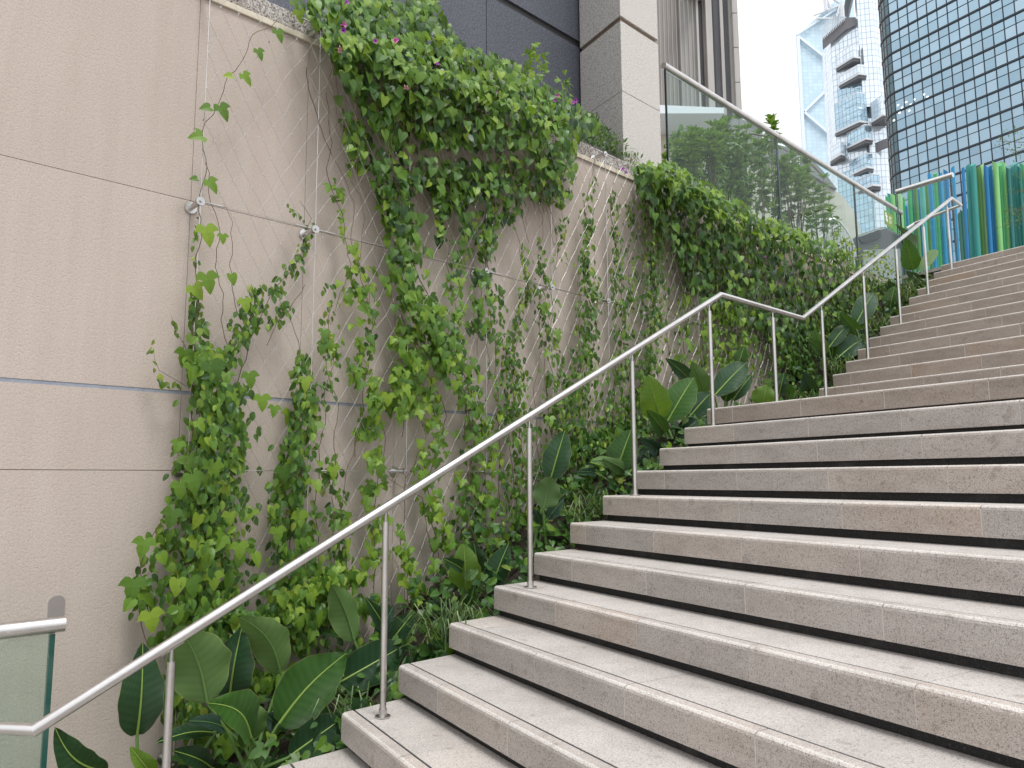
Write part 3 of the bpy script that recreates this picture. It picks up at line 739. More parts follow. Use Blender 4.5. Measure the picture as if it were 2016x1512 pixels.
# overhanging bays: (x left, x right, y bottom left, y bottom right, height px, skin)
bays = [(1656, 1705, 139, 118, 30, 'mirror_white'), (1660, 1715, 173, 146, 24, 'mirror_white'), (1647, 1712, 267, 244, 62, 'mirror_blue'),
        (1668, 1719, 297, 279, 34, 'mirror_blue'), (1670, 1717, 351, 336, 34, 'mirror_blue'), (1672, 1728, 387, 370, 28, 'mirror_blue'), (1719, 1752, 246, 232, 44, 'mirror_white'), (1634, 1662, 322, 302, 30, 'mirror_white')]
for (xa, xb, yl, yr, hh, skin) in bays:
    dl = dm(xa); dr_ = dm(xa + (xb - xa) * .75)
    sc_ = lambda y, x, d: ZY(y, x) * (215.0 + d) / 215.0
    zb_ = sc_(yl, xa, dl - 1); zt_ = sc_(yl - hh, xa, dl - 1)
    xm = xa + (xb - xa) * .74
    pts = [PX(xa - 1, dl + 1.5), PX(xa + 1, dl - .8), PX(xm, dr_ - 3.2), PX(xb, dr_ - 2.6), PX(xb + 1.5, dr_ + 1)]
    b_ = MB().prism([p + Z3 * zb_ for p in pts], (0, 0, .75)).build('bay', MAT['grey_soffit'], mt)
    MB().prism([p + (p - PX((xa + xb) / 2, 0)) * .05 + Z3 * (zb_ + .75) for p in pts], (0, 0, .5)).build('bay_sill', MAT['pale_metal'], b_)
    f_ = []; panel_box(f_, pts, zb_ + 1.25, zt_); build_faces('bay_skin', f_, skin, b_)
    MB().prism([p + Z3 * (zt_ - .01) for p in pts], (0, 0, .3)).build('bay_roof', MAT['pale_metal'], b_)
faces = []; panel_box(faces, [PX(1656, dm(1656) - .4), PX(1704, dm(1704) - .4)], ZY(232), ZY(182)); build_faces('blue_skin', faces, 'mirror_blue', mt)
faces = []; panel_box(faces, [PX(1646, dm(1646) - .3), PX(1712, dm(1712) - 2.2)], ZB, ZY(345)); build_faces('blue_skin', faces, 'mirror_blue', mt)
mb = MB(); mb.box(PX(1732, -9.6) + Z3 * ZY(286) * .955, .3, 7, 2.6, (PD, ND, Z3)); mb.build('plant_floor', MAT['louvre_dark'], mt)
MB().prism([PX(1709, -8.6) + Z3 * ZY(122) * .96, PX(1713, -8.6) + Z3 * ZY(122) * .96, PX(1712, -8.6) + Z3 * ZY(92) * .96, PX(1710, -8.6) + Z3 * ZY(92) * .96], PX(1690, -8) - PX(1690, -12)).build('dark_slot', MAT['grey_soffit'], mt)

# pale blue tower with white cross bracing, farthest
D3 = 420.0
PX3, ZY3 = frame(D3)
bt = thing('braced_tower', 'slender pale blue glass tower with white diagonal bracing, farthest of the towers', 'tower', tuple(PX3(1600)))
zl, zr_ = ZY3(72, 1580), ZY3(-6, 1672)
L = bt.location
def wallpoly(name, pts, mat, parent, d_=0):
    me = bpy.data.meshes.new(name); vs = [Vector(PX3(x, d_)) + Z3 * ZY3(y, x) for x, y in pts]
    o_ = PX3(1580, d_); me.from_pydata([tuple(v - L) for v in vs], [], [tuple(range(len(vs)))])
    uvl = me.uv_layers.new(name='UVMap')
    for i, v in enumerate(vs): uvl.data[i].uv = ((Vector((v.x, v.y, 0)) - Vector((o_.x, o_.y, 0))).length, v.z)
    me.update(); return link(name, me, parent, MAT[mat])
wallpoly('glass_face', [(1580, 900), (1700, 900), (1700, -10), (1676, -10), (1580, 71)], 'blue_tower', bt)
wallpoly('side_return', [(1579, 900), (1586, 900), (1586, 68), (1579, 73)], 'pale_metal', bt, -1.0)
mb = MB()
def strut(x0, y0, x1, y1, w=5, d_=-1.5):
    a = PX3(x0, d_) + Z3 * ZY3(y0, x0); b = PX3(x1, d_) + Z3 * ZY3(y1, x1); dirv = (b - a).normalized()
    vw = Vector((FW[0], FW[1], 0)).normalized(); sv = dirv.cross(vw).normalized()
    MB().box((a + b) / 2, (b - a).length, w * D3 / F_PX, 1.2, (dirv, sv, vw)).build('brace', MAT['brace_blue'], bt)
strut(1583, 72, 1583, 700, 6); strut(1584, 75, 1640, 120, 5); strut(1588, 222, 1650, 165, 5); strut(1588, 224, 1650, 280, 5); strut(1592, 372, 1650, 320, 5)
strut(1580, 73, 1680, 12, 3, -1.8)
mb = MB()
base = [(1618, 38), (1668, 12)]
def rod(x0, y0, x1, y1, r=.8):
    mb.tube([PX3(x0, -3) + Z3 * ZY3(y0, x0), PX3(x1, -3) + Z3 * ZY3(y1, x1)], r, 6)
rod(1643, 27, 1641, -40, 1.1); rod(1652, 22, 1638, -20); rod(1672, 12, 1640, -8); rod(1672, 12, 1664, 38, .6); rod(1674, 40, 1675, 10, 1.2); rod(1618, 36, 1672, 16, .6); rod(1622, 42, 1656, 42, .6)
mb.build('roof_mast', MAT['pale_metal'], bt)
mb = MB().prism([PX3(x, 2) + Z3 * 20 for x in (1580, 1700)] + [PX3(1700, 40) + Z3 * 20, PX3(1580, 40) + Z3 * 20], (0, 0, ZY3(80, 1580) - 20)); mb.build('tower_body', MAT['pale_metal'], bt)

# grey-brown office block behind the column
D4 = 34.0
PX4, ZY4 = frame(D4, 120)
ob = thing('ribbed_block', 'tall brown grey office block with close vertical ribs behind the granite column', 'building', tuple(PX4(1380)))
for nm, col in (('ob_brown', (.29, .265, .245)), ('ob_grey', (.32, .31, .30)), ('ob_light', (.42, .405, .39)), ('ob_dark', (.17, .175, .19)), ('ob_blue', (.14, .16, .20)), ('ob_stone', (.40, .385, .37))):
    t = NT(nm); g = t.geo((1, 1, .12))
    t.set(Base_Color=t.mixc(t.ramp(t.noise(g, 5, 4), [(.35, (0, 0, 0)), (.7, (.45,) * 3)]), col, tuple(x * .62 for x in col)), Roughness=.55)
strips = [(1286, 1340, 'ob_brown', 0), (1340, 1374, 'ob_grey', -.2), (1374, 1378, 'ob_light', -.35), (1378, 1386, 'ob_dark', .1), (1386, 1393, 'ob_brown', -.1), (1393, 1405, 'ob_light', -.4),
          (1405, 1421, 'ob_brown', -.1), (1421, 1427, 'ob_light', -.3), (1427, 1432, 'ob_blue', .1), (1432, 1438, 'ob_dark', .05), (1438, 1446, 'ob_stone', -.3)]
def SX(x): return 1000 + (x - 1000) * 1.0
for (xa, xb, mm, dd) in strips:
    mb = MB(); a, b = PX4(xa, dd), PX4(xb, dd)
    back_ = Vector((FW[0], FW[1], 0)).normalized() * 3
    mb.prism([a + Z3 * 2.6, b + Z3 * 2.6, b + back_ + Z3 * 2.6, a + back_ + Z3 * 2.6], (0, 0, 38)).build('facade_strip', MAT[mm], ob)
for i in range(16):   # end stones of the corner pier
    a, b = PX4(1446, -.6), PX4(1456.5, -.6); z = 2.6 + i * 1.35 * 1.2
    MB().prism([a + Z3 * z, b + Z3 * z, b + back_ + Z3 * z, a + back_ + Z3 * z], (0, 0, 1.58)).build('pier_stone', MAT['ob_stone'], ob)
mb = MB()
for i in range(9):
    p = PX4(1301 + i * 8.2, -.25 if 1301 + i * 8.2 > 1339 else -.05); mb.box(p + Z3 * 20, .025, .05, 34)
mb.build('thin_rib', MAT['ob_light'], ob)
mb = MB()
for i in range(26):
    x = 1407 + i * 1.25
    if x > 1437: break
    p = PX4(x, -.14); mb.box(p + Z3 * 20, .018, .1, 34)
mb.build('dark_rib', MAT['ob_dark'], ob)
mb = MB()
for zz in range(14):
    mb.box(PX4(1382, .3) + Z3 * (4 + zz * 1.6), .30, .08, .05)
mb.build('window_bar', MAT['ob_light'], ob)
MB().prism([PX4(1360, -1.4) + Z3 * ZY4(8, 1370), PX4(1386, -1.4) + Z3 * ZY4(2, 1370), PX4(1386, 0) + Z3 * ZY4(2, 1370), PX4(1360, 0) + Z3 * ZY4(8, 1370)], (0, 0, .8)).build('soffit', MAT['ob_light'], ob)

# terrace building seen through the glass: pale canopy above a cream wall
t = NT('cream_paint'); t.set(Base_Color=t.ramp(t.noise(t.geo((1, 1, .5)), 2.2, 4), [(.35, (.46, .425, .36)), (.7, (.58, .54, .47))]), Roughness=.85)
t = NT('grey_paint'); t.set(Base_Color=t.ramp(t.noise(t.geo((1, 1, .5)), 2.2, 4), [(.35, (.19, .195, .20)), (.7, (.27, .275, .28))]), Roughness=.8)
vdir = Vector((FW[0], FW[1], 0)).normalized()
def dplane(pts, D): return [atP(x, y, atD(1600, 400, D), vdir) for x, y in pts]
tb = thing('terrace_pavilion', 'low cream walled pavilion with pale flat canopy seen through the glass', 'building', tuple(Vector((*atD(1360, 300, 15)[:2], 2.6))))
def vwall(x0, x1, ytop, D, mat, name, parent, th=.3, zbot=2.6, D1=None, ytop1=None):
    D1 = D1 or D; ytop1 = ytop1 or ytop
    a, b = atD(x0, ytop, D), atD(x1, ytop1, D1)
    vs = [Vector((a.x, a.y, zbot)), Vector((b.x, b.y, zbot)), b, a]
    return MB().prism(vs, vdir * th).build(name, MAT[mat], parent)
vwall(1285, 1440, 232, 17, 'cream_paint', 'wall', tb, .3, 2.6, 17, 262)
vwall(1285, 1440, 214, 16.5, 'grey_paint', 'dark_band', tb, .3, atD(1360, 240, 16.5).z, 16.5, 246)
vwall(1285, 1425, 206, 16, 'pale_metal', 'canopy', tb, 1.2, atD(1360, 224, 16).z, 16, 212)
vwall(1440, 1500, 226, 18, 'grey_paint', 'side_wall', tb, .3, 2.6, 18, 250)
# curved ramp parapet
t = NT('ramp_concrete'); t.set(Base_Color=t.ramp(t.noise(t.geo(), 1.6, 4), [(.35, (.46, .44, .38)), (.7, (.58, .56, .50))]), Roughness=.85)
rp = thing('curved_ramp', 'cream concrete ramp wall with rounded end and grey parapet behind the glass', 'ramp', tuple(Vector((*atD(1600, 450, 15)[:2], 2.6))))
out_ = [(1440, 560), (1440, 290), (1548, 327), (1592, 340), (1635, 366), (1660, 388), (1680, 414), (1691, 440), (1697, 470), (1699, 560)]
MB().prism(dplane(out_, 15.0), vdir * 1.2).build('ramp_wall', MAT['ramp_concrete'], rp)
out_ = [(1440, 262), (1536, 286), (1585, 300), (1620, 336), (1648, 372), (1634, 366), (1592, 340), (1548, 326), (1440, 296)]
MB().prism(dplane(out_, 14.9), vdir * 1.1).build('grey_parapet', MAT['grey_paint'], rp)
for i in range(9):
    x = 1552 + i * 4.2; MB().prism(dplane([(x, 302 + i), (x + 1.5, 302 + i), (x + 1.5, 320 + i * 1.2), (x, 320 + i * 1.2)], 14.88), vdir * .02).build('slot', MAT['pale_metal'], rp)
cr = [(1475, 262), (1510, 268), (1535, 277), (1560, 291), (1580, 306), (1600, 325), (1622, 348)]
rl = MB().tube(dplane(cr, 14.5), .026, 10).build('curved_rail', MAT['brown_pipe'], rp, True)
MB().tube(dplane([(1577, 280 + 12), (1578, 325)], 14.5), .02, 8).build('rail_post', MAT['brown_pipe'], rl, True)
MB().tube(dplane([(1470, 270), (1520, 280), (1560, 303), (1590, 330)], 14.5), .012, 8).build('lower_rail', MAT['brown_pipe'], rl, True)
# railing of upright bars with a curved top
fn = thing('bar_railing', 'pale steel railing of upright bars under a curved top rail behind the glass', 'railing', tuple(Vector((*atD(1650, 470, 12)[:2], 2.6))))
tp = [(1612, 448), (1625, 436), (1640, 430), (1652, 436), (1664, 450), (1675, 468), (1682, 486), (1685, 505)]
MB().tube(dplane(tp, 12), .014, 8).build('top_rail', MAT['steel'], fn, True)
for i in range(11):
    x = 1616 + i * 6.4
    ys = np.interp(x, [p[0] for p in tp], [p[1] for p in tp])
    a = atD(x, ys, 12); MB().tube([a, Vector((a.x, a.y, 2.6))], .009, 6).build('bar', MAT['pale_metal'], fn, True)
MB().tube(dplane([(1600, 478), (1648, 444)], 11.9), .016, 8).build('sloping_rail', MAT['steel'], fn, True)
# dark rounded cabin
t = NT('cabin_grey'); t.set(Base_Color=(.055, .062, .068), Roughness=.45)
t = NT('cabin_window'); t.set(Base_Color=(.008, .014, .015), Roughness=.15)
t = NT('cabin_pale'); t.set(Base_Color=(.27, .29, .29), Roughness=.6)
cb = thing('dark_cabin', 'dark grey rounded cabin with a blackened window at the top of the stairs', 'cabin', tuple(Vector((*atD(1740, 500, 13.5)[:2], 2.6))))
MB().prism(dplane([(1683, 560), (1683, 466), (1700, 458), (1730, 448), (1744, 444), (1756, 452), (1776, 462), (1792, 470), (1796, 490), (1796, 560)], 13.5), vdir * 1.8).build('cabin_body', MAT['cabin_grey'], cb, bevel=.05)
MB().prism(dplane([(1690, 466), (1728, 452), (1735, 454), (1735, 466), (1727, 471), (1700, 479), (1695, 476)], 13.46), vdir * .03).build('window', MAT['cabin_window'], cb, bevel=.01)
MB().prism(dplane([(1700, 560), (1700, 492), (1776, 489), (1776, 560)], 13.44), vdir * .04).build('lower_panel', MAT['cabin_pale'], cb)

# ------------------------------------------------------------------ painted pole screen
PC = {'teal': (.03, .27, .24), 'aqua': (.10, .42, .36), 'green': (.05, .36, .13), 'lime': (.24, .56, .20), 'pale': (.36, .60, .28), 'blue': (.01, .18, .42), 'deep': (.015, .12, .10), 'moss': (.09, .25, .06), 'sky': (.02, .27, .52), 'dkteal': (.02, .17, .16)}
for k, v in PC.items():
    t = NT('pole_' + k); t.set(Base_Color=t.mixc(t.ramp(t.noise(t.geo((1, 1, .3)), 9, 4), [(.4, (0, 0, 0)), (.75, (.35,) * 3)]), v, tuple(x * .6 for x in v)), Roughness=.5)
WORDS = {'teal': 'teal', 'aqua': 'pale aqua', 'green': 'mid green', 'lime': 'lime green', 'pale': 'pale yellow green', 'blue': 'strong blue', 'deep': 'very dark green', 'moss': 'moss green', 'sky': 'bright blue', 'dkteal': 'dark teal'}
def pole(x, ytop, D, wpx, c, label, lean=0):
    b = atD(x, 470, D); r = wpx / 2 / F_PX * D
    top = atD(x - (470 - ytop) * .03 - lean, ytop, D)
    b = Vector((top.x + (b.x - top.x), b.y, 2.60))
    n = 12; mb = MB(); mb.tube([b, top], r, n)
    dv = (Vector(ray(x, 400)) ).normalized()
    L = len(mb.v)
    ph = rng.random() * 6.28; sl = .5 + rng.random() * .7
    for i in range(L // 2, L):
        v = mb.v[i]; mb.v[i] = v + Z3 * (r * sl * math.cos(ph) * ((v - top).dot(Vector((RT[0], RT[1], 0))) / r) * .9 + r * sl * math.sin(ph) * ((v - top).dot(vdir) / r))
    o = mb.build('painted_pole', MAT['pole_' + c], None, True)
    tag(o, label, 'pole', 'painted poles forming a screen at the head of the stairs')
right = [(1897, 333, 5, 'blue'), (1903, 327, 8, 'teal'), (1914, 336, 6, 'dkteal'), (1913, 324, 9, 'teal'), (1924, 331, 8, 'moss'), (1929, 325, 8, 'pale'), (1938, 329, 7, 'blue'), (1945, 328, 9, 'blue'), (1953, 332, 8, 'lime'), (1957, 320, 9, 'lime'), (1965, 324, 8, 'green'), (1972, 321, 9, 'lime'),
         (1982, 329, 7, 'dkteal'), (1988, 327, 8, 'dkteal'), (1996, 322, 8, 'teal'), (2004, 328, 6, 'dkteal'), (2010, 325, 8, 'green'), (2018, 325, 9, 'teal'), (2026, 321, 9, 'lime'), (2036, 326, 9, 'blue')]
ordn = ['first', 'second', 'third', 'fourth', 'fifth', 'sixth', 'seventh', 'eighth', 'ninth', 'tenth', 'eleventh', 'twelfth', 'thirteenth', 'fourteenth', 'fifteenth', 'sixteenth', 'seventeenth', 'eighteenth', 'nineteenth', 'twentieth']
for i, (x, y, w, c) in enumerate(right):
    pole(x + 3 + (4 if x > 1900 else 0), y, 13.2 + .12 * (i % 3), w + .8, c, 'tall %s pole, %s from the left in the near right cluster' % (WORDS[c], ordn[i]))
left = [(1747, 387, 6, 'green', 19), (1752, 382, 7, 'teal', 20), (1758, 384, 7, 'lime', 19), (1765, 381, 5, 'deep', 20), (1771, 384, 10, 'pale', 18), (1778, 392, 6, 'green', 19), (1784, 404, 5, 'blue', 20), (1791, 372, 7, 'green', 18), (1797, 374, 6, 'dkteal', 19),
        (1803, 368, 7, 'moss', 18), (1809, 372, 6, 'blue', 18.5), (1816, 360, 9, 'aqua', 17), (1826, 366, 8, 'moss', 18), (1832, 345, 7, 'sky', 16.5), (1837, 352, 5, 'teal', 18), (1843, 341, 6, 'green', 16), (1849, 354, 5, 'dkteal', 18), (1853, 342, 7, 'sky', 16), (1858, 348, 5, 'teal', 18), (1864, 336, 8, 'blue', 15.5), (1878, 330, 6, 'sky', 15)]
for i, (x, y, w, c, D) in enumerate(left):
    pole(x + 2, y, D, w + .6, c, '%s pole standing %s from the left in the far left row' % (WORDS[c], ordn[i] if i < 20 else 'last'))
for i, (x, y) in enumerate(((1889, 420), (1894, 415), (1899, 416), (1905, 412), (1985, 396))):
    pole(x + 1, y, 21, 6, 'deep', 'short very dark green pole, %s of the low ones glimpsed between the two rows' % ordn[i])

# ================================================================== leaves
def leafmesh(name, outline, cpts, mats):
    """outline: right half from petiole to tip as (x, y); centre points on the midrib; returns a unit leaf with tip along +Y"""
    def z(x, y): return abs(x) * .32 - y * y * .22 + (abs(x) ** 2) * -.25
    n = len(outline); m = len(cpts)
    vs = [(0, y, z(0, y)) for y in cpts]
    R_ = [(x, y, z(x, y)) for x, y in outline]; L_ = [(-x, y, z(x, y)) for x, y in outline]
    vs += R_ + L_; fs = []
    for side in (0, 1):
        o = m + side * n; ci = 0; prev = 0
        for k in range(n - 1):
            # advance the centre index when the outline passes it
            tgt = min(m - 1, max(0, sum(1 for y in cpts[1:] if y <= outline[k + 1][1] + .12)))
            if tgt > ci:
                f = (ci, o + k, o + k + 1, tgt); ci = tgt
            else: f = (ci, o + k, o + k + 1)
            fs.append(f if side == 0 else f[::-1])
        f = (ci, o + n - 1, m - 1) if ci != m - 1 else None
        if f: fs.append(f if side == 0 else f[::-1])
    # short petiole
    k = len(vs); vs += [(-.015, .02, 0), (.015, .02, 0), (.01, -.28, -.10), (-.01, -.28, -.10)]; fs.append((k, k + 1, k + 2, k + 3))
    return vs, fs
SH = {
 'heart': leafmesh('h', [(.05, -.02), (.20, -.13), (.38, -.10), (.47, .10), (.42, .38), (.24, .70), (.08, .92)], [0.03, .3, .62, 1.0], None),
 'lobed': leafmesh('l', [(.05, 0), (.16, -.14), (.36, -.16), (.50, 0), (.64, .26), (.44, .27), (.31, .33), (.33, .50), (.20, .75), (.06, .95)], [0.03, .3, .62, 1.0], None),
 'oval': leafmesh('o', [(.15, .06), (.28, .26), (.30, .50), (.18, .80)], [0.0, .35, .68, 1.0], None),
 'slim': leafmesh('s', [(.08, .12), (.15, .35), (.15, .62), (.07, .86)], [0.0, .4, .7, 1.0], None),
}
LM = {}
def get_leaf(shape, mat):
    if (shape, mat) not in LM:
        vs, fs = SH[shape]; me = mesh('leaf_' + shape, vs, fs, False); me.materials.append(MAT[mat]); LM[(shape, mat)] = me
    return LM[(shape, mat)]
R2 = random.Random(5)
def leaf_matrix(P, size, drop=1.0, spread=.8, out=.55, face=None):
    """hanging leaf: tip mostly down, blade turned up and out from the wall"""
    t_ = Vector((R2.gauss(0, spread * .6), -abs(R2.gauss(.25, .25)) , -drop + R2.gauss(0, .35))).normalized()
    n = (face or Vector((R2.gauss(-.12, .40), -1.0, out + R2.gauss(0, .45)))).normalized()
    if face: n = (face + Vector((R2.gauss(0, .35), R2.gauss(0, .35), R2.gauss(0, .35)))).normalized()
    x = t_.cross(n)
    if x.length < .05: x = Vector((1, 0, 0))
    x.normalize(); n = x.cross(t_).normalized()
    m_ = Matrix((x, t_, n)).transposed().to_4x4() @ Matrix.Scale(size, 4)
    m_.translation = P; return m_
def put_leaves(root, leaves, cap=300):
    """leaves: (matrix, shape, mat). The largest in the photograph are parts of their own, the rest one mesh."""
    sc = sorted(leaves, key=lambda q: -(q[0].to_scale()[1] / max(.5, depth(q[0].translation))) * (1.25 if q[0].translation.y < NY else 1))
    L = root.location
    for m_, sh, mt_ in sc[:cap]:
        o = bpy.data.objects.new('leaf', get_leaf(sh, mt_)); o.parent = root; COL.objects.link(o)
        mm = m_.copy(); mm.translation = m_.translation - L; o.matrix_basis = mm
    rest = sc[cap:]
    if not rest: return
    V, F, MI, ms = [], [], [], []
    off = 0
    for m_, sh, mt_ in rest:
        vs, fs = SH[sh]
        if mt_ not in ms: ms.append(mt_)
        A = np.array(m_)[:3]; a = np.array([(*v, 1) for v in vs]) @ A.T - np.array(L)
        V.append(a); F += [tuple(i + off for i in f) for f in fs]; MI += [ms.index(mt_)] * len(fs); off += len(vs)
    me = bpy.data.meshes.new('foliage'); me.from_pydata(np.vstack(V).tolist(), [], F)
    for q in ms: me.materials.append(MAT[q])
    me.polygons.foreach_set('material_index', MI); me.update()
    o = link('foliage', me, root); o['kind'] = 'stuff'
def wander(pts, amp, step=.05, ph=0):
    """polyline through world points with small twining wobble"""
    res = []; tot = 0
    for a, b in zip(pts[:-1], pts[1:]):
        n = max(2, int((b - a).length / step))
        for i in range(n):
            t_ = i / n; tot += 1
            res.append(a.lerp(b, t_) + Vector((math.sin(tot * .9 + ph) * amp + R2.gauss(0, amp * .3), math.cos(tot * .8 + ph) * amp * .6, 0)))
    res.append(pts[-1]); return res

MIXES = {
 'A': [('lobed', 'leaf_bright', .35, 1.0), ('lobed', 'leaf_mid', .40, 1.0), ('heart', 'leaf_bright', .25, .9)],
 'B': [('heart', 'leaf_mid', .60, 1.0), ('heart', 'leaf_dark', .26, .95), ('heart', 'leaf_bright', .14, .9)],
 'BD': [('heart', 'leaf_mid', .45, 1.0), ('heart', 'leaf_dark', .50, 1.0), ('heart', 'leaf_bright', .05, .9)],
 'C': [('oval', 'leaf_small', .74, 1.0), ('oval', 'leaf_bright', .16, .85), ('oval', 'leaf_dark', .10, 1.0)],
 'AC': [('lobed', 'leaf_bright', .030, 1.8), ('lobed', 'leaf_mid', .020, 1.8), ('heart', 'leaf_bright', .03, 1.4), ('oval', 'leaf_small', .60, 1.0), ('oval', 'leaf_mid', .22, 1.05), ('oval', 'leaf_dark', .10, 1.05)],
 'AB': [('lobed', 'leaf_mid', .30, 1.0), ('heart', 'leaf_mid', .35, .85), ('lobed', 'leaf_bright', .18, 1.0), ('heart', 'leaf_dark', .17, .8)],
 'CY': [('oval', 'leaf_yellow', .5, 1.0), ('oval', 'leaf_small', .35, 1.0), ('slim', 'leaf_yellow', .15, 1.1)],
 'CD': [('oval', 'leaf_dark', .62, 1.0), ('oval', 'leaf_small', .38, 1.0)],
 'BL': [('lobed', 'leaf_bright', .30, 1.05), ('heart', 'leaf_mid', .5, 1.0), ('heart', 'leaf_bright', .2, .9)],
}
def pick(mix):
    r = R2.random(); acc = 0
    for s, m_, p, k in MIXES[mix]:
        acc += p
        if r <= acc: return s, m_, k
    return MIXES[mix][0][0], MIXES[mix][0][1], MIXES[mix][0][3]
def strand(pts, n, mix, size, y0=NY, depthj=.07, drop=1.0, core=.55):
    """pts: (x, y, half width) in the 2016 px frame, met with the net's plane"""
    out_ = []; seg = []
    for (x0, y_0, w0), (x1, y1, w1) in zip(pts[:-1], pts[1:]):
        L = math.hypot(x1 - x0, y1 - y_0); seg.append(L * (w0 + w1 + 12))
    tot = sum(seg)
    for i in range(n):
        r = R2.random() * tot; k = 0
        while k < len(seg) - 1 and r > seg[k]: r -= seg[k]; k += 1
        t_ = R2.random(); a, b = pts[k], pts[k + 1]
        w = a[2] + (b[2] - a[2]) * t_; dx = R2.gauss(0, core) * w
        if abs(dx) > w * 1.35: dx = (R2.random() * 2 - 1) * w
        x = a[0] + (b[0] - a[0]) * t_ + dx; y = a[1] + (b[1] - a[1]) * t_ + R2.gauss(0, 6)
        s, m_, k_ = pick(mix)
        thick = depthj * min(1.6, w / 30) * (1 - min(1, abs(dx) / (w + 1)) * .6)
        P = atY(x, y, y0 + .03 - abs(R2.gauss(0, 1)) * thick)
        if P.z < bedz(P.x) - .02: continue
        out_.append((leaf_matrix(P, size * k_ * R2.uniform(.68, 1.25), drop), s, m_))
    return out_
def stems(root, lists, r=.0028, amp=.012, y0=NY, name='stem', mat='vine_stem'):
    for i, l in enumerate(lists):
        pts = [atY(x, y, y0 - .008) for x, y in l]
        w = wander(pts, amp, .045, i * 1.3)
        MB().tube(w, r, 5, r * .55).build(name, MAT[mat], root)
def vine(label, strands, stemlists, loc_px, cap=300, group='climbing plants on the wire trellis', name='climbing_vine', cat='climbing plant', extra=None, r=.0028):
    p = atY(*loc_px, NY)
    t_ = thing(name, label, cat, (p.x, NY, max(p.z, bedz(p.x))), group)
    lv = []
    for s in strands: lv += strand(*s[0], **s[1]) if isinstance(s[0], tuple) and isinstance(s[1], dict) else strand(*s)
    if extra: lv += extra
    put_leaves(t_, lv, cap)
    if stemlists: stems(t_, stemlists, r)
    return t_
def big(px, py, size, mat='leaf_mid', sh='lobed', y=NY - .02, ang=0.0, face=(-.1, -1, .35)):
    P = atY(px, py, y); t_ = Vector((math.sin(ang), -.15, -math.cos(ang))).normalized(); n = Vector(face).normalized()
    x = t_.cross(n).normalized(); n = x.cross(t_).normalized()
    m_ = Matrix((x, t_, n)).transposed().to_4x4() @ Matrix.Scale(size, 4); m_.translation = P
    return (m_, sh, mat)

# ---- far left vine: thin runner above, dense below
ex = [big(*q) for q in ((398, 268, .075, 'leaf_mid', 'lobed', 3.70, -1.2), (432, 208, .085, 'leaf_mid', 'lobed', 3.7, .6), (414, 212, .06, 'leaf_mid', 'heart', 3.72, -1.2), (478, 146, .07, 'leaf_bright', 'lobed', 3.72, .8), (457, 150, .05, 'leaf_bright', 'heart', 3.72, -1.3),
      (507, 98, .06, 'leaf_mid', 'lobed', 3.72, .5), (545, 60, .07, 'leaf_mid', 'lobed', 3.72, .5), (410, 355, .075, 'leaf_mid', 'lobed', 3.72, .7), (388, 352, .04, 'leaf_mid', 'heart', 3.72, -1.3), (404, 447, .10, 'leaf_bright', 'lobed', 3.70, .3), (438, 462, .05, 'leaf_bright', 'lobed', 3.7, .1),
      (405, 540, .10, 'leaf_bright', 'lobed', 3.70, .3), (455, 540, .06, 'leaf_bright', 'heart', 3.7, .3), (480, 590, .07, 'leaf_bright', 'lobed', 3.7, .3), (415, 715, .11, 'leaf_mid', 'lobed', 3.66, .35), (490, 735, .08, 'leaf_bright', 'lobed', 3.66, .2), (515, 780, .08, 'leaf_bright', 'lobed', 3.66, .1))]
vine('tallest left vine, thin lone runner above and thick leafy column below', [
    ([(385, 560, 8), (385, 640, 16), (398, 700, 30), (424, 760, 54), (430, 850, 64), (418, 950, 68), (402, 1050, 76), (394, 1160, 84), (394, 1265, 86)], 1500, 'AC', .044),
    ([(440, 720, 24), (478, 660, 26), (492, 600, 24), (505, 560, 14)], 150, 'C', .042), ([(385, 420, 4), (386, 560, 8)], 14, 'C', .035)],
    [[(350, 1280), (372, 1050), (378, 800), (386, 600), (392, 430), (402, 330), (404, 240), (440, 180), (475, 110), (500, 70), (545, 40)],
     [(420, 1200), (440, 900), (450, 700), (432, 560), (428, 440), (404, 320)], [(400, 1250), (400, 900), (384, 640)], [(470, 760), (495, 640), (500, 580)]], (385, 1280), extra=ex)
# small branch reaching to the second fixing
vine('small leaved shoot slanting up to the second steel fixing from the left', [
    ([(500, 610, 20), (545, 560, 18), (575, 525, 12), (600, 480, 10), (612, 440, 7)], 70, 'C', .042), ([(520, 640, 22), (565, 600, 20), (548, 570, 10)], 34, 'C', .042), ([(565, 400, 5), (600, 440, 8)], 8, 'C', .035)],
    [[(500, 640), (540, 575), (575, 530), (602, 480), (612, 430), (590, 395)], [(520, 680), (560, 620), (545, 575)], [(470, 620), (450, 520), (462, 440), (440, 400)]], (500, 640), r=.002)
# outlying shoots on bare wall
vine('few tiny yellowing leaves on a stray shoot over bare wall left of the trellis', [([(338, 620, 3), (350, 665, 5)], 6, 'CY', .034), ([(300, 680, 4), (306, 730, 5)], 6, 'CY', .034), ([(315, 740, 8), (352, 752, 14)], 8, 'CY', .04)],
     [[(365, 690), (345, 655), (338, 622)], [(362, 760), (315, 730), (302, 685)]], (365, 760), r=.0014)
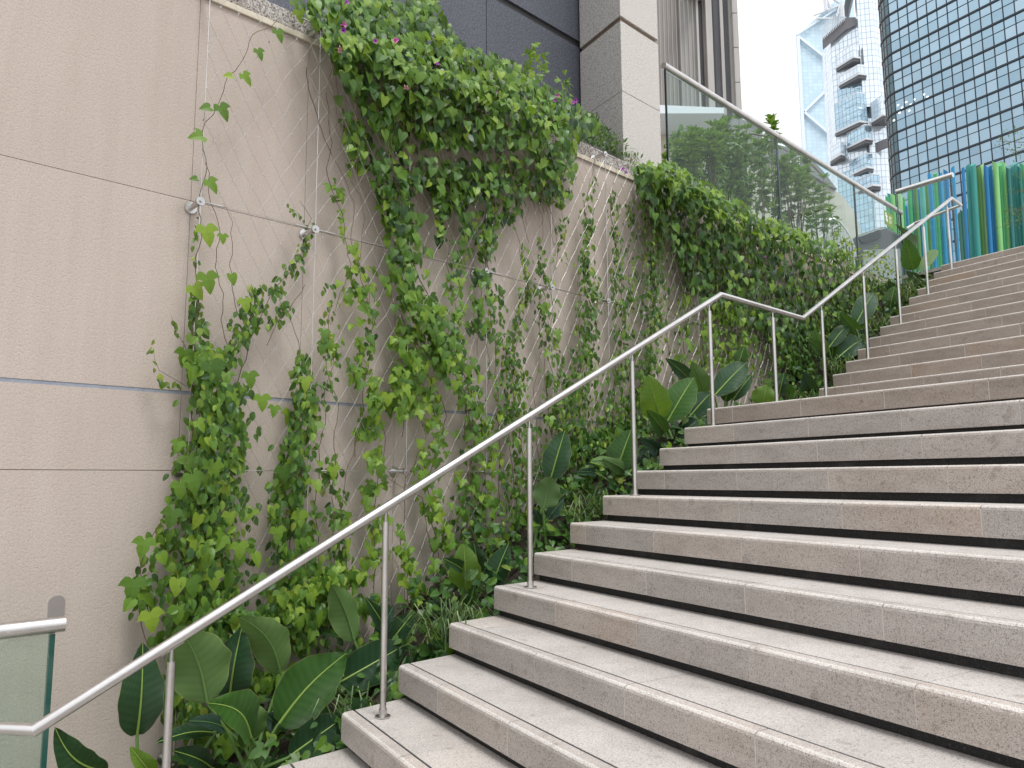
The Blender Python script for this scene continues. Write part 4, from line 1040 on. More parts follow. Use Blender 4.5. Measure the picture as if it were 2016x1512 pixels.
# lower left stray runner with large lobed leaves
ex = [big(*q) for q in ((340, 1005, .085, 'leaf_mid', 'lobed', 3.66, -.2), (285, 1062, .085, 'leaf_mid', 'lobed', 3.66, -.2), (262, 1142, .095, 'leaf_mid', 'lobed', 3.64, -.1), (295, 1205, .095, 'leaf_bright', 'lobed', 3.62, .2), (260, 1180, .06, 'leaf_mid', 'heart', 3.64, -.6), (315, 1090, .06, 'leaf_bright', 'heart', 3.66, .5), (300, 1130, .045, 'leaf_dark', 'oval', 3.66, .6), (352, 870, .06, 'leaf_mid', 'lobed', 3.66, -.3), (378, 935, .095, 'leaf_mid', 'lobed', 3.62, .2))]
vine('stray runner of broad lobed leaves leaning out at the wall foot, leftmost', [([(330, 1015, 16), (296, 1070, 18), (276, 1140, 16), (280, 1210, 18)], 46, 'AC', .045)],
     [[(300, 1330), (280, 1210), (277, 1130), (300, 1050), (340, 980)]], (290, 1290), extra=ex)
# second column
ex = [big(*q) for q in ((600, 745, .075, 'leaf_bright', 'lobed', 3.68, .1), (540, 800, .06, 'leaf_mid', 'lobed', 3.68, -.1), (655, 960 - 40, .07, 'leaf_bright', 'lobed', 3.68, .1), (545, 1040, .08, 'leaf_bright', 'lobed', 3.66, .1), (600, 1060, .07, 'leaf_mid', 'heart', 3.66, .1), (470, 1070, .08, 'leaf_mid', 'lobed', 3.64, .1), (452, 1010, .07, 'leaf_bright', 'lobed', 3.64, 0), (405, 1075, .075, 'leaf_bright', 'heart', 3.62, 0), (420, 1130, .08, 'leaf_bright', 'lobed', 3.6, .1), (350, 1140, .08, 'leaf_bright', 'heart', 3.6, -.1), (375, 1140, .085, 'leaf_mid', 'lobed', 3.6, .2), (350, 1195, .08, 'leaf_bright', 'lobed', 3.58, 0), (590, 1215, .07, 'leaf_bright', 'lobed', 3.6, .1))]
vine('second leafy column, reaching from the planting bed to the blue strip', [
    ([(590, 700, 10), (605, 760, 30), (592, 830, 38), (580, 900, 44), (572, 980, 46), (580, 1080, 48), (575, 1180, 55), (590, 1270, 62)], 820, 'AC', .044), ([(640, 640, 10), (650, 700, 14)], 14, 'A', .06)],
    [[(590, 1290), (570, 1100), (585, 900), (600, 740), (570, 620), (600, 560)], [(560, 1270), (595, 1000), (585, 800)], [(640, 1250), (620, 1000), (640, 800), (655, 690)]], (590, 1290), extra=ex)
# third: bare twining stems
vine('bare twining stems with scattered lobed leaves between the second and third fixings', [
    ([(650, 330, 10), (672, 400, 12), (690, 500, 16), (705, 600, 26), (715, 680, 26), (700, 760, 24)], 62, 'A', .058), ([(660, 560, 20), (640, 620, 24), (660, 720, 26), (640, 800, 26)], 60, 'C', .04), ([(725, 500, 12), (735, 620, 14), (725, 720, 16)], 36, 'C', .042)],
    [[(640, 180), (655, 280), (640, 330), (672, 420), (690, 520), (668, 590), (650, 640)], [(600, 130), (625, 240), (700, 400), (690, 470), (722, 560), (740, 640)], [(700, 900), (720, 740), (735, 640), (705, 520), (720, 430), (680, 320)], [(660, 1200), (655, 950), (665, 800), (640, 700), (655, 600)]], (680, 1160), r=.0026)
vine('sparse vine below the blue strip left of the middle of the wall', [
    ([(700, 720, 18), (745, 790, 26), (725, 860, 30), (735, 930, 26), (740, 990, 22), (750, 1080, 26), (700, 1150, 26)], 150, 'A', .058), ([(650, 900, 20), (665, 980, 24), (665, 1080, 26), (650, 1180, 36)], 130, 'AC', .044), ([(780, 1040, 18), (800, 1110, 20), (830, 1200, 26)], 46, 'A', .055)],
    [[(740, 1230), (735, 1000), (760, 860), (735, 760), (800, 690)], [(690, 1220), (670, 1000), (700, 850)], [(810, 1210), (790, 1080), (800, 940), (840, 860), (810, 760)], [(860, 1150), (830, 980), (760, 940)]], (745, 1220))
# fourth and main hanging rope
vine('thick tangled vine dropping from the overhang down past the blue strip', [
    ([(795, 340, 36), (790, 420, 36), (800, 500, 40), (800, 560, 34)], 190, 'B', .058), ([(800, 560, 34), (840, 620, 44), (880, 690, 46), (905, 740, 40)], 270, 'AB', .062),
    ([(905, 740, 34), (932, 800, 24), (935, 860, 24), (930, 940, 28), (925, 1030, 34), (925, 1110, 36), (905, 1160, 40)], 230, 'AB', .055), ([(850, 760, 26), (860, 850, 28), (840, 930, 30), (860, 1010, 26), (880, 1080, 30)], 120, 'A', .056)],
    [[(790, 300), (800, 420), (785, 540), (830, 640), (900, 740), (935, 830), (925, 960), (940, 1160)], [(810, 320), (795, 480), (860, 620), (925, 760), (930, 900), (915, 1150)], [(870, 1150), (840, 960), (880, 820), (830, 700), (780, 600)], [(925, 740), (915, 850), (945, 1000)]], (920, 1150), r=.0034)
vine('middle vine of mid size leaves hanging right of the thick tangled one', [
    ([(965, 310, 34), (970, 380, 28), (962, 450, 26), (955, 520, 22), (950, 590, 26), (945, 660, 24)], 210, 'B', .055), ([(905, 480, 16), (890, 560, 18), (900, 640, 20)], 50, 'AB', .055)],
    [[(960, 280), (975, 420), (950, 560), (940, 700)], [(980, 300), (955, 440), (965, 600), (960, 760)], [(900, 400), (880, 520), (905, 640)]], (950, 700))
vine('lobed leaf clump spreading over the strip beside the third vertical cable', [
    ([(790, 640, 20), (810, 700, 40), (790, 760, 46), (800, 820, 36)], 150, 'A', .060)], [[(790, 860), (800, 760), (780, 660), (770, 560)], [(830, 840), (815, 720)]], (800, 850))
vine('small leaved vine left of the large fixing near the middle of the stairs', [
    ([(1030, 480, 6), (1040, 560, 14), (1020, 620, 16), (1010, 700, 24), (1020, 790, 30), (1030, 870, 34), (1015, 960, 36), (1015, 1050, 46), (1020, 1120, 50)], 620, 'C', .048),
    ([(985, 560, 10), (985, 650, 18), (985, 760, 20), (990, 850, 22)], 110, 'AC', .042), ([(955, 820, 14), (970, 900, 20), (960, 1000, 22)], 70, 'A', .052)],
    [[(1010, 1120), (1030, 900), (1000, 700), (1040, 560), (1010, 440)], [(1030, 1100), (1000, 850), (1020, 640), (1050, 540)], [(970, 1130), (985, 900), (975, 700), (960, 520)]], (1015, 1110))
vine('thin twining stems with few leaves directly around the large middle fixing', [
    ([(1060, 480, 6), (1075, 580, 24), (1080, 640, 22), (1090, 720, 26), (1100, 780, 30), (1095, 840, 34)], 220, 'AC', .042)],
    [[(1090, 900), (1070, 720), (1090, 600), (1060, 500), (1075, 400)], [(1110, 900), (1095, 760), (1060, 640), (1080, 560)], [(1060, 900), (1050, 760), (1075, 660)]], (1090, 880), r=.0024)
vine('dense small leaved vine right of the middle fixing, widening toward the bed', [
    ([(1160, 425, 10), (1152, 500, 16), (1160, 580, 24), (1155, 650, 26), (1148, 730, 34), (1135, 800, 46), (1125, 870, 54), (1140, 950, 56), (1150, 1020, 46)], 1050, 'C', .050)],
    [[(1140, 1020), (1130, 800), (1160, 600), (1150, 430), (1160, 360)], [(1160, 1000), (1145, 760), (1140, 560), (1165, 440)], [(1110, 980), (1120, 820), (1160, 690)]], (1140, 1000))
vine('slim small leaved vine between two fixings, left of the densest column', [
    ([(1212, 440, 6), (1215, 520, 14), (1220, 600, 20), (1228, 670, 18), (1222, 750, 24), (1205, 820, 34), (1195, 900, 40), (1185, 950, 30)], 560, 'C', .050)],
    [[(1200, 950), (1210, 760), (1230, 620), (1210, 460), (1200, 380)], [(1220, 940), (1200, 800), (1225, 680), (1220, 520)]], (1205, 930))
vine('densest narrow column of small leaves under the gap between both overhangs', [
    ([(1275, 335, 26), (1285, 400, 26), (1290, 470, 26), (1286, 540, 28), (1290, 610, 28), (1278, 680, 24), (1270, 750, 30), (1258, 820, 34), (1265, 900, 44)], 1150, 'C', .052)],
    [[(1270, 900), (1280, 700), (1290, 500), (1270, 330)], [(1290, 900), (1265, 740), (1295, 560), (1290, 380)]], (1270, 900))
vine('thin vine with pale heart leaves behind the upper bend of the handrail', [
    ([(1330, 480, 14), (1350, 560, 22), (1350, 640, 20), (1345, 720, 22), (1370, 790, 34)], 190, 'AC', .046), ([(1400, 600, 24), (1395, 660, 26), (1380, 720, 24)], 110, 'BL', .052), ([(1350, 645, 3), (1352, 655, 3)], 4, 'A', .06)],
    [[(1350, 800), (1345, 650), (1370, 540), (1340, 420)], [(1390, 780), (1380, 640), (1420, 540)], [(1330, 780), (1310, 640), (1330, 500)]], (1350, 800))
vine('loose vine filling the wall behind the level piece of handrail', [
    ([(1440, 600, 40), (1460, 660, 40), (1440, 720, 40)], 240, 'BL', .058), ([(1510, 620, 30), (1540, 680, 34), (1560, 720, 30)], 300, 'B', .056), ([(1480, 690, 40), (1500, 740, 40)], 80, 'AC', .04)],
    [[(1450, 760), (1440, 640), (1460, 560)], [(1500, 760), (1530, 660), (1500, 560)], [(1560, 760), (1545, 650)], [(1480, 750), (1490, 640), (1470, 560)]], (1480, 760))

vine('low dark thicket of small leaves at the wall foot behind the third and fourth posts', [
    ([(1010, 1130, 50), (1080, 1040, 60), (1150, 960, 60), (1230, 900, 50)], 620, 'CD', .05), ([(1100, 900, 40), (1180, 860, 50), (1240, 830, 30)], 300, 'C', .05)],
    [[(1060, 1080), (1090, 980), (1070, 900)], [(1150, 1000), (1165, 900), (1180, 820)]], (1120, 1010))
vine('thin shoots of tiny leaves climbing to the bare coping beside the column foot', [
    ([(1165, 350, 8), (1160, 400, 14), (1155, 450, 14)], 46, 'C', .042), ([(1205, 380, 8), (1212, 440, 14)], 36, 'C', .042), ([(1110, 420, 10), (1090, 520, 18)], 40, 'C', .042), ([(1240, 400, 8), (1245, 500, 14), (1240, 620, 16)], 90, 'C', .046)],
    [[(1160, 480), (1150, 400), (1170, 330)], [(1212, 470), (1200, 400), (1215, 330)], [(1245, 640), (1235, 500), (1250, 380)], [(1085, 560), (1110, 440), (1100, 380)]], (1180, 480), r=.0018)
vine('leafy vine foot filling the gap behind the biggest paddle leaved plant', [
    ([(470, 1200, 60), (540, 1230, 70), (640, 1200, 60), (720, 1180, 40)], 420, 'AC', .044), ([(420, 1300, 60), (500, 1340, 70), (600, 1330, 60), (680, 1300, 40)], 420, 'AC', .046), ([(340, 1330, 40), (380, 1400, 60), (460, 1460, 60)], 260, 'AC', .048), ([(600, 1180, 60), (660, 1120, 50)], 130, 'A', .055)],
    [[(520, 1480), (540, 1330), (520, 1200)], [(640, 1420), (620, 1300), (660, 1180)], [(420, 1500), (440, 1380), (400, 1280)]], (540, 1440))
# ---- overhanging masses
def poly_fill(poly, n, mix, size, yf, drop=1.0, out=.55, seed=1, edge=None):
    xs = [p[0] for p in poly]; ys = [p[1] for p in poly]; res = []
    def inside(x, y):
        c = False; j = len(poly) - 1
        for i in range(len(poly)):
            if (poly[i][1] > y) != (poly[j][1] > y) and x < (poly[j][0] - poly[i][0]) * (y - poly[i][1]) / (poly[j][1] - poly[i][1]) + poly[i][0]: c = not c
            j = i
        return c
    while len(res) < n:
        x = R2.uniform(min(xs), max(xs)); y = R2.uniform(min(ys), max(ys))
        if not inside(x, y): continue
        s, m_, k = pick(mix); P = atY(x, y, yf(x, y) + R2.uniform(0, .30))
        res.append((leaf_matrix(P, size * k * R2.uniform(.7, 1.25), drop, out=out), s, m_))
    return res
def yfront1(x, y):
    t_ = min(1, max(0, (y - (.42 * (x - 640) + 40)) / 200)); return 3.50 + .16 * t_ + .20 * max(0, -((y - (.42 * (x - 640) + 60)) / 90))
lv = poly_fill([(600, 0), (850, 0), (905, 80), (1010, 120), (1120, 190), (1180, 240), (1130, 290), (1130, 350), (1060, 340), (1040, 290), (900, 290), (830, 290), (770, 290), (710, 220), (660, 120)], 2100, 'B', .063, yfront1)
lv += poly_fill([(560, 0), (760, 0), (700, 60), (640, 60)], 70, 'BL', .06, lambda x, y: 3.7)
lv += poly_fill([(650, 70), (860, 60), (1020, 150), (1130, 230), (1100, 260), (900, 170), (700, 110)], 560, 'BL', .060, lambda x, y: yfront1(x, y) - .05, .7, .9)
lv += poly_fill([(660, 180), (740, 270), (760, 380), (720, 360), (690, 300), (660, 250)], 60, 'B', .058, lambda x, y: 3.66)
lv += poly_fill([(740, 290), (850, 310), (1050, 300), (1120, 380), (1080, 400), (1000, 370), (920, 400), (830, 370), (770, 380)], 330, 'B', .060, lambda x, y: 3.62)
for a_ in (([(700, 230, 20), (700, 290, 14), (690, 340, 8)], 40, 'B', .055), ([(860, 330, 26), (865, 400, 20), (870, 470, 12)], 90, 'B', .056), ([(905, 330, 26), (910, 400, 22), (915, 460, 14)], 90, 'B', .056),
           ([(1015, 340, 24), (1010, 400, 20), (1000, 440, 12)], 70, 'B', .055), ([(1100, 370, 20), (1105, 400, 12)], 20, 'B', .055), ([(740, 330, 20), (760, 390, 22), (770, 440, 18)], 60, 'B', .056)): lv += strand(*a_)
lv += poly_fill([(1050, 300), (1130, 300), (1125, 380), (1100, 400), (1060, 390)], 60, 'B', .056, lambda x, y: 3.6)
p = atY(900, 250, NY); t1 = thing('hanging_vine', 'big mass of heart shaped leaves with purple flowers spilling over the wall top', 'climbing plant', (p.x, NY, 2.6), 'vines spilling over the wall top')
put_leaves(t1, lv, 300)
rs = []
for i in range(26):
    x = R2.uniform(640, 1110); y0_ = .42 * (x - 640) + 50; rs.append([(x, y0_), (x + R2.uniform(-25, 25), y0_ + R2.uniform(60, 130)), (x + R2.uniform(-45, 45), y0_ + R2.uniform(150, 280))])
stems(t1, rs, .0026, .012, 3.66)
def yfront2(x, y): 
    t_ = min(1, max(0, (y - (.46 * (x - 1245) + 330)) / 200)); return 3.52 + .18 * t_
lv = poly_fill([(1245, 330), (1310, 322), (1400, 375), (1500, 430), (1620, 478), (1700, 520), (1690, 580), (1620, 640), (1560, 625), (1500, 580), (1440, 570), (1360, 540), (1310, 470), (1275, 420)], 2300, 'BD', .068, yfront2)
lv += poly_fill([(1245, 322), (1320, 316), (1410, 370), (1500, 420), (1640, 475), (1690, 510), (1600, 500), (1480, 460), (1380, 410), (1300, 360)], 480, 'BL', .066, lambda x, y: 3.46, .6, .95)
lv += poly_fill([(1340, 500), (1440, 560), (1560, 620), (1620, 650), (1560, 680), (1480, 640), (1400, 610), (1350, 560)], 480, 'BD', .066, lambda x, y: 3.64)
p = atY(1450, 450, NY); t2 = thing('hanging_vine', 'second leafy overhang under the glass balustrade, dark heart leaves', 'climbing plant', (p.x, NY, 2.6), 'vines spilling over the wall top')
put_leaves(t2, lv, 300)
rs = []
for i in range(26):
    x = R2.uniform(1260, 1680); y0_ = .46 * (x - 1245) + 340; rs.append([(x, y0_), (x + R2.uniform(-15, 15), y0_ + R2.uniform(60, 120)), (x + R2.uniform(-25, 25), y0_ + R2.uniform(130, 220))])
stems(t2, rs, .0026, .012, 3.66)
# dark small leaved mass at the top right of the wall, and the yellow green bush
lv = poly_fill([(1560, 640), (1640, 620), (1700, 540), (1770, 560), (1750, 620), (1700, 660), (1660, 690), (1620, 720), (1590, 760), (1560, 720)], 1500, 'CD', .060, lambda x, y: 3.55)
lv += poly_fill([(1600, 600), (1680, 600), (1700, 660), (1640, 700), (1590, 700)], 260, 'CY', .040, lambda x, y: 3.5)
p = atY(1650, 650, NY); t3 = thing('climbing_vine', 'dark small leaved thicket on the wall beside the upper flight', 'climbing plant', (p.x, NY, bedz(p.x)), 'climbing plants on the wire trellis')
put_leaves(t3, lv, 260); stems(t3, [[(1600, 720), (1620, 640), (1640, 560)], [(1650, 690), (1670, 600), (1690, 540)], [(1590, 740), (1600, 640)]], .003)
lv = poly_fill([(1640, 480), (1665, 465), (1690, 492), (1720, 500), (1760, 505), (1775, 540), (1760, 600), (1700, 610), (1655, 540)], 620, 'CY', .055, lambda x, y: 3.5, .1, .9)
lv += poly_fill([(1640, 440), (1655, 450), (1650, 480), (1638, 470)], 20, 'CY', .05, lambda x, y: 3.6, .1, .9)
lv += poly_fill([(1700, 500), (1725, 478), (1740, 505)], 30, 'CY', .05, lambda x, y: 3.6, .1, .9)
p = atY(1710, 560, 3.6); t4 = thing('yellow_bush', 'bright yellow green bush below the last panes of the glass balustrade', 'shrub', (p.x, 3.6, 2.4))
put_leaves(t4, lv, 200); stems(t4, [[(1700, 600), (1700, 540), (1712, 490)], [(1720, 600), (1735, 520)], [(1690, 590), (1660, 500), (1650, 450)]], .004, .01, 3.6, 'stem', 'green_stem')

# taller sprigs standing above the first overhang
for k, (x, y, h, w) in enumerate(((832, 30, 60, 34), (1052, 130, 50, 30), (1108, 180, 40, 18))):
    lv = poly_fill([(x - w, y + 30), (x - w * .8, y - h * .5), (x, y - h), (x + w * .8, y - h * .4), (x + w, y + 30)], (90, 60, 30)[k], 'BL', .05, lambda a, b: 3.95, -.3, .8)
    p = atY(x, y + 30, 4.0); t5 = thing('upright_sprig', ('leafy sprig standing tallest above the first overhang against blue stone', 'leafy sprig rising from the middle of the first overhang', 'short leafy sprig close to the granite column')[k], 'plant', (p.x, 4.0, p.z), 'sprigs above the overhang')
    put_leaves(t5, lv, 100); stems(t5, [[(x, y + 40), (x + 3, y - h * .6)], [(x - 8, y + 40), (x - w * .5, y - h * .3)], [(x + 8, y + 40), (x + w * .5, y - h * .2)]], .0025, .006, 4.02, 'stem', 'green_stem')
# low needle leaved hedge at the column foot
lv = []
poly = [(1130, 228), (1165, 225), (1200, 262), (1235, 285), (1262, 312), (1240, 335), (1200, 300), (1150, 280)]
for m_, s, mt_ in poly_fill(poly, 700, 'C', .05, lambda x, y: 3.94, -.3, .7): lv.append((m_, 'slim', 'leaf_dark' if R2.random() < .45 else 'leaf_small'))
p = atY(1200, 280, 4.0); t6 = thing('juniper_hedge', 'low needle leaved hedge on the wall top at the foot of the column', 'hedge', (p.x, 4.0, 2.7))
put_leaves(t6, lv, 150)

# flowers
def flower(px_, py_, y, s, d_, root, mat='petal'):
    P = atY(px_, py_, y); d_ = Vector(d_).normalized(); a = d_.orthogonal().normalized(); b = d_.cross(a)
    vs = []; n = 10
    for (z, r) in ((-.9, .08), (-.2, .14), (.1, .38), (.2, .60)):
        for k in range(n): an = 2 * math.pi * k / n; rr = r * (1 + .18 * math.cos(an * 5)) if r > .3 else r; vs.append(P + (d_ * z + a * math.cos(an) * rr + b * math.sin(an) * rr) * s)
    fs = [(i * n + k, i * n + (k + 1) % n, (i + 1) * n + (k + 1) % n, (i + 1) * n + k) for i in range(3) for k in range(n)]
    MB().add(vs, fs).build('flower', MAT[mat], root)
for (x, y, s, r_) in ((677, 48, .034, t1), (676, 60, .03, t1), (739, 81, .026, t1), (778, 80, .03, t1), (782, 78, .022, t1), (861, 126, .022, t1), (1097, 188, .026, t1), (1093, 198, .022, t1), (1133, 198, .034, t1), (1128, 202, .028, t1), (1226, 333, .03, t1), (1232, 340, .026, t1), (1459, 462, .026, t2), (1506, 505, .022, t2), (682, 4, .03, t1), (978, 181, .016, t1), (1652, 492, .035, t2)):
    flower(x, y, 3.40, s * .82, (R2.uniform(-.8, .5), -1, R2.uniform(-.3, .4)), r_, 'petal')
for (x, y, r_) in ((798, 172, t1), (803, 173, t1), (670, 95, t1), (668, 100, t1), (1240, 315, t1), (1490, 488, t2)):
    flower(x, y, 3.42, .02, (.2, -.3, -1), r_, 'pink_bud')

# ================================================================== shrubs behind the glass
def whorl_shrub(label, heads, yb, n_in, size=.10, mat='leaf_shrub', base=None, cap=220, fill=None):
    x0, y0_ = base or heads[0]; p = atY(x0, y0_, yb)
    t_ = thing('leafy_shrub', label, 'shrub', (p.x, yb, 2.62), 'shrubs behind the glass balustrade')
    lv = []; mb = MB()
    for (x, y) in heads:
        h = atY(x, y, yb + R2.uniform(-.25, .25))
        foot = Vector((p.x + (h.x - p.x) * .35, h.y, 2.65)); midp = foot.lerp(h, .55) + Vector((R2.uniform(-.05, .05), R2.uniform(-.05, .05), 0))
        mb.tube([foot, midp, h], .008, 5, .004)
        for tier in range(3):
            c = h.lerp(midp, tier * .14); m = 9
            for k in range(m):
                an = 2 * math.pi * (k + tier * .5) / m + R2.uniform(-.3, .3); el = (.75, .25, -.1)[tier] + R2.uniform(-.2, .25)
                t__ = Vector((math.cos(an) * math.cos(el), math.sin(an) * math.cos(el), math.sin(el)))
                up = Z3 * .9 + Vector((-math.cos(an), -math.sin(an), 0)) * .4; xv = t__.cross(up).normalized(); nv = xv.cross(t__).normalized()
                mm = Matrix((xv, t__, nv)).transposed().to_4x4() @ Matrix.Scale(size * R2.uniform(.75, 1.2), 4); mm.translation = c + t__ * .012
                lv.append((mm, 'oval' if R2.random() < .55 else 'slim', mat if R2.random() < .6 else 'leaf_mid'))
    if fill:
        for m_, s, mt_ in poly_fill(fill[0], fill[1], 'CD', size * .8, lambda x, y: yb + .05, -.2, .8): lv.append((m_, 'oval', mat if R2.random() < .7 else 'leaf_dark'))
    put_leaves(t_, lv, cap); mb.build('branch', MAT['bark'], t_)
H1 = [(R2.uniform(1308, 1420), 0) for _ in range(26)]; H1 = [(x, R2.uniform(258 + abs(x - 1370) * .3, 330)) for x, _ in H1]
whorl_shrub('dark evergreen shrub behind the first glass pane beside the column', H1, 4.75, 0, .10, base=(1360, 330), fill=([(1306, 290), (1340, 255), (1420, 262), (1470, 300), (1470, 400), (1400, 380), (1330, 330)], 1000))
H2 = [(R2.uniform(1395, 1515), R2.uniform(245, 390)) for _ in range(30)] + [(1432, 242), (1470, 255), (1455, 235)]
whorl_shrub('taller evergreen shrub behind the first glass joint', H2, 5.0, 0, .11, base=(1460, 420), fill=([(1400, 300), (1450, 262), (1520, 290), (1540, 420), (1450, 420)], 750))
H3 = [(R2.uniform(1525, 1588), R2.uniform(290, 430)) for _ in range(22)] + [(1588, 325), (1575, 340), (1592, 360)]
whorl_shrub('loose shrub just right of the first glass joint', H3, 4.9, 0, .12, base=(1555, 450))
H4 = [(1600, 370), (1612, 380), (1622, 352), (1598, 400), (1618, 402), (1632, 395), (1608, 420), (1636, 418), (1626, 430), (1590, 425), (1645, 440), (1600, 440)]
whorl_shrub('small isolated shrub with a pointed top in front of the cream ramp', H4, 4.7, 0, .10, 'leaf_mid', base=(1615, 460))
whorl_shrub('single leafy shoot poking above the glass balustrade rail', [(1519, 236), (1524, 250), (1518, 246)], 4.9, 0, .11, base=(1524, 330))
# drooping fine leaved tree at the right edge
tt = thing('small_tree', 'feathery small tree reaching in front of the poles at the right edge', 'tree', tuple(Vector((*atD(2085, 480, 9.5)[:2], 2.6))))
mb = MB(); b0 = Vector((*atD(2085, 480, 9.5)[:2], 2.6)); mb.tube([b0, atD(2075, 350, 9.5), atD(2060, 180, 9.5)], .035, 8, .02).build('trunk', MAT['bark'], tt, True)
lv = []; mb = MB()
for (xa, ya, xb, yb_) in ((2070, 300, 1962, 278), (2070, 330, 1965, 290), (2072, 400, 1975, 432), (2070, 380, 1990, 380), (2072, 430, 1968, 448), (2070, 250, 1985, 262), (2065, 350, 2000, 345), (2070, 290, 1998, 300), (2072, 420, 1985, 415)):
    a, b = atD(xa, ya, 9.5), atD(xb, yb_, 9.3); mb.tube([a, a.lerp(b, .5) + Z3 * .06, b], .006, 5, .002)
    for k in range(58):
        t_ = R2.random() ** .8; P = a.lerp(b, t_) + Z3 * (.12 * t_ * (1 - t_)) + Vector((R2.gauss(0, .04), R2.gauss(0, .05), R2.gauss(0, .035)))
        lv.append((leaf_matrix(P, .05 * R2.uniform(.6, 1.2), .2, 1.6, .8), 'slim', 'leaf_twig'))
mb.build('branch', MAT['bark'], tt); put_leaves(tt, lv, 60)

# ================================================================== large paddle leaved plants in the bed
def paddle(root, base, tip, wpx, mat, yb, yt, fold=.25, turn=0.0, bend=.10, wave=.02, skew=0.0, vein='midrib', curl=0.0):
    B, T = atY(*base, yb), atY(*tip, yt); ax = T - B; L = ax.length; y_ = ax.normalized()
    mid = (B + T) / 2; vd = mid.normalized()
    n0 = (-vd + Z3 * .15); n0 = (n0 - y_ * n0.dot(y_)).normalized()
    n0 = Matrix.Rotation(math.radians(turn), 3, y_) @ n0
    x_ = y_.cross(n0).normalized(); n0 = x_.cross(y_).normalized()
    w = wpx * depth(mid) / F_PX / max(.5, math.cos(math.radians(turn))) * .5 / max(.6, math.cos(fold))
    nu, nv = 22, 8; vs, uv, fs = [], [], []
    ph = R2.random() * 6
    def mp(u): return y_ * (u * L) + n0 * (bend * L * (math.sin(math.pi * u) ) - curl * L * max(0, u - .8) ** 2 * 8) + x_ * (skew * L * math.sin(math.pi * u))
    for i in range(nu + 1):
        u = i / nu
        pr = (math.sin(math.pi * min(1, (u * .975 + .02)) ** .78)) ** .74
        for j in range(-nv, nv + 1):
            v = j / nv; a = abs(v)
            ww = w * pr * (1 + .04 * math.sin(u * 23 + ph) * (1 if v > 0 else -.6) + .03 * math.sin(u * 9 + ph * 2))
            off = x_ * (v * ww * math.cos(fold * (1 + .3 * a)))
            h = n0 * (a * ww * math.sin(fold) + wave * w * 3 * a * a * math.sin(u * 15 + ph + (1.7 if v > 0 else 0)) + .12 * ww * math.sin(a * 3) * (.5 if v > 0 else -.3))
            vs.append(B + mp(u) + off + h); uv.append((u, .5 + v * .5))
    m = 2 * nv + 1
    for i in range(nu):
        for j in range(2 * nv): a = i * m + j; fs.append((a, a + 1, a + m + 1, a + m))
    Lc = root.location; me = mesh('leaf', [v - Lc for v in vs], fs, True)
    ul = me.uv_layers.new(name='UVMap'); idx = [k for f in fs for k in f]
    for k, vi in enumerate(idx): ul.data[k].uv = uv[vi]
    o = link('leaf', me, root, MAT[mat])
    under = mat in ('big_under',)
    pts = [B + mp(k / 12) + n0 * (.002 if not under else .003) for k in range(13)]
    MB().tube(pts, .0052 * (w / .07) ** .5, 6, .0012).build('midrib', MAT[vein], o, True)
    return B, y_
def paddle_plant(label, foot_px, yb, leaves, sm='green_stem'):
    yb -= .10
    f = atY(*foot_px, yb); f.z = bedz(f.x) - .02
    t_ = thing('paddle_leaf_plant', label, 'plant', tuple(f), 'paddle leaved plants along the bed')
    for lf in leaves:
        base, tip, w, mat = lf[:4]; kw = lf[4] if len(lf) > 4 else {}
        y1 = yb + kw.pop('dy', 0); yt = y1 + kw.pop('ty', -.06); st = kw.pop('stem', True)
        kw.setdefault('vein', 'midrib_dark' if mat in ('big_under', 'big_blue') else 'midrib')
        B, d_ = paddle(t_, base, tip, w, mat, y1, yt, **kw)
        if st:
            g_ = f + Vector((R2.uniform(-.04, .04), R2.uniform(-.05, .05), 0))
            if B.z > g_.z + .05:
                midp = B.lerp(g_, .45) - d_ * .02; midp.z = B.z * .6 + g_.z * .4
                MB().tube([g_, midp, B - d_ * .012, B + d_ * .02], .0095, 8, .0055).build('leaf_stalk', MAT[sm], t_, True)
    return t_
K = dict
paddle_plant('paddle leaved plant at far lower left, its leaf crossing behind the handrail', (262, 1560), 3.60, [
    ((270, 1446), (281, 1266), 84, 'big_dark', K(turn=10, fold=.18)), ((206, 1518), (108, 1432), 58, 'big_dark', K(turn=-15, fold=.25, bend=.06, skew=-.1)), ((300, 1530), (255, 1470), 40, 'big_lime', K(fold=.3)), ((418, 1443), (307, 1463), 34, 'big_dark', K(turn=30)), ((416, 1512), (340, 1478), 46, 'big_dark', K(turn=15))])
paddle_plant('biggest paddle leaved plant, bright ribbed leaf in front, by the lowest steps', (500, 1570), 3.50, [
    ((408, 1382), (350, 1232), 116, 'big_under', K(turn=-12, fold=-.15, bend=-.05, skew=.05, dy=.06)), ((452, 1374), (476, 1236), 82, 'big_dark', K(turn=-8, fold=.2, dy=.16)),
    ((552, 1325), (472, 1214), 74, 'big_under', K(turn=-18, fold=-.2, bend=-.04, skew=.10, dy=.1)), ((550, 1424), (682, 1286), 106, 'big_bright', K(turn=6, fold=.15, bend=.05, skew=-.05, ty=-.10, curl=.25)),
    ((572, 1488), (686, 1406), 72, 'big_dark', K(turn=5, fold=.2, dy=-.08)), ((493, 1452), (408, 1384), 84, 'big_bright', K(turn=20, fold=.35, dy=-.04, skew=.12)), ((493, 1460), (470, 1385), 70, 'big_under', K(turn=30, fold=.3, dy=.02)),
    ((443, 1436), (371, 1420), 34, 'big_blue', K(turn=25, dy=.06)), ((545, 1428), (519, 1406), 40, 'big_blue', K(dy=.08))])
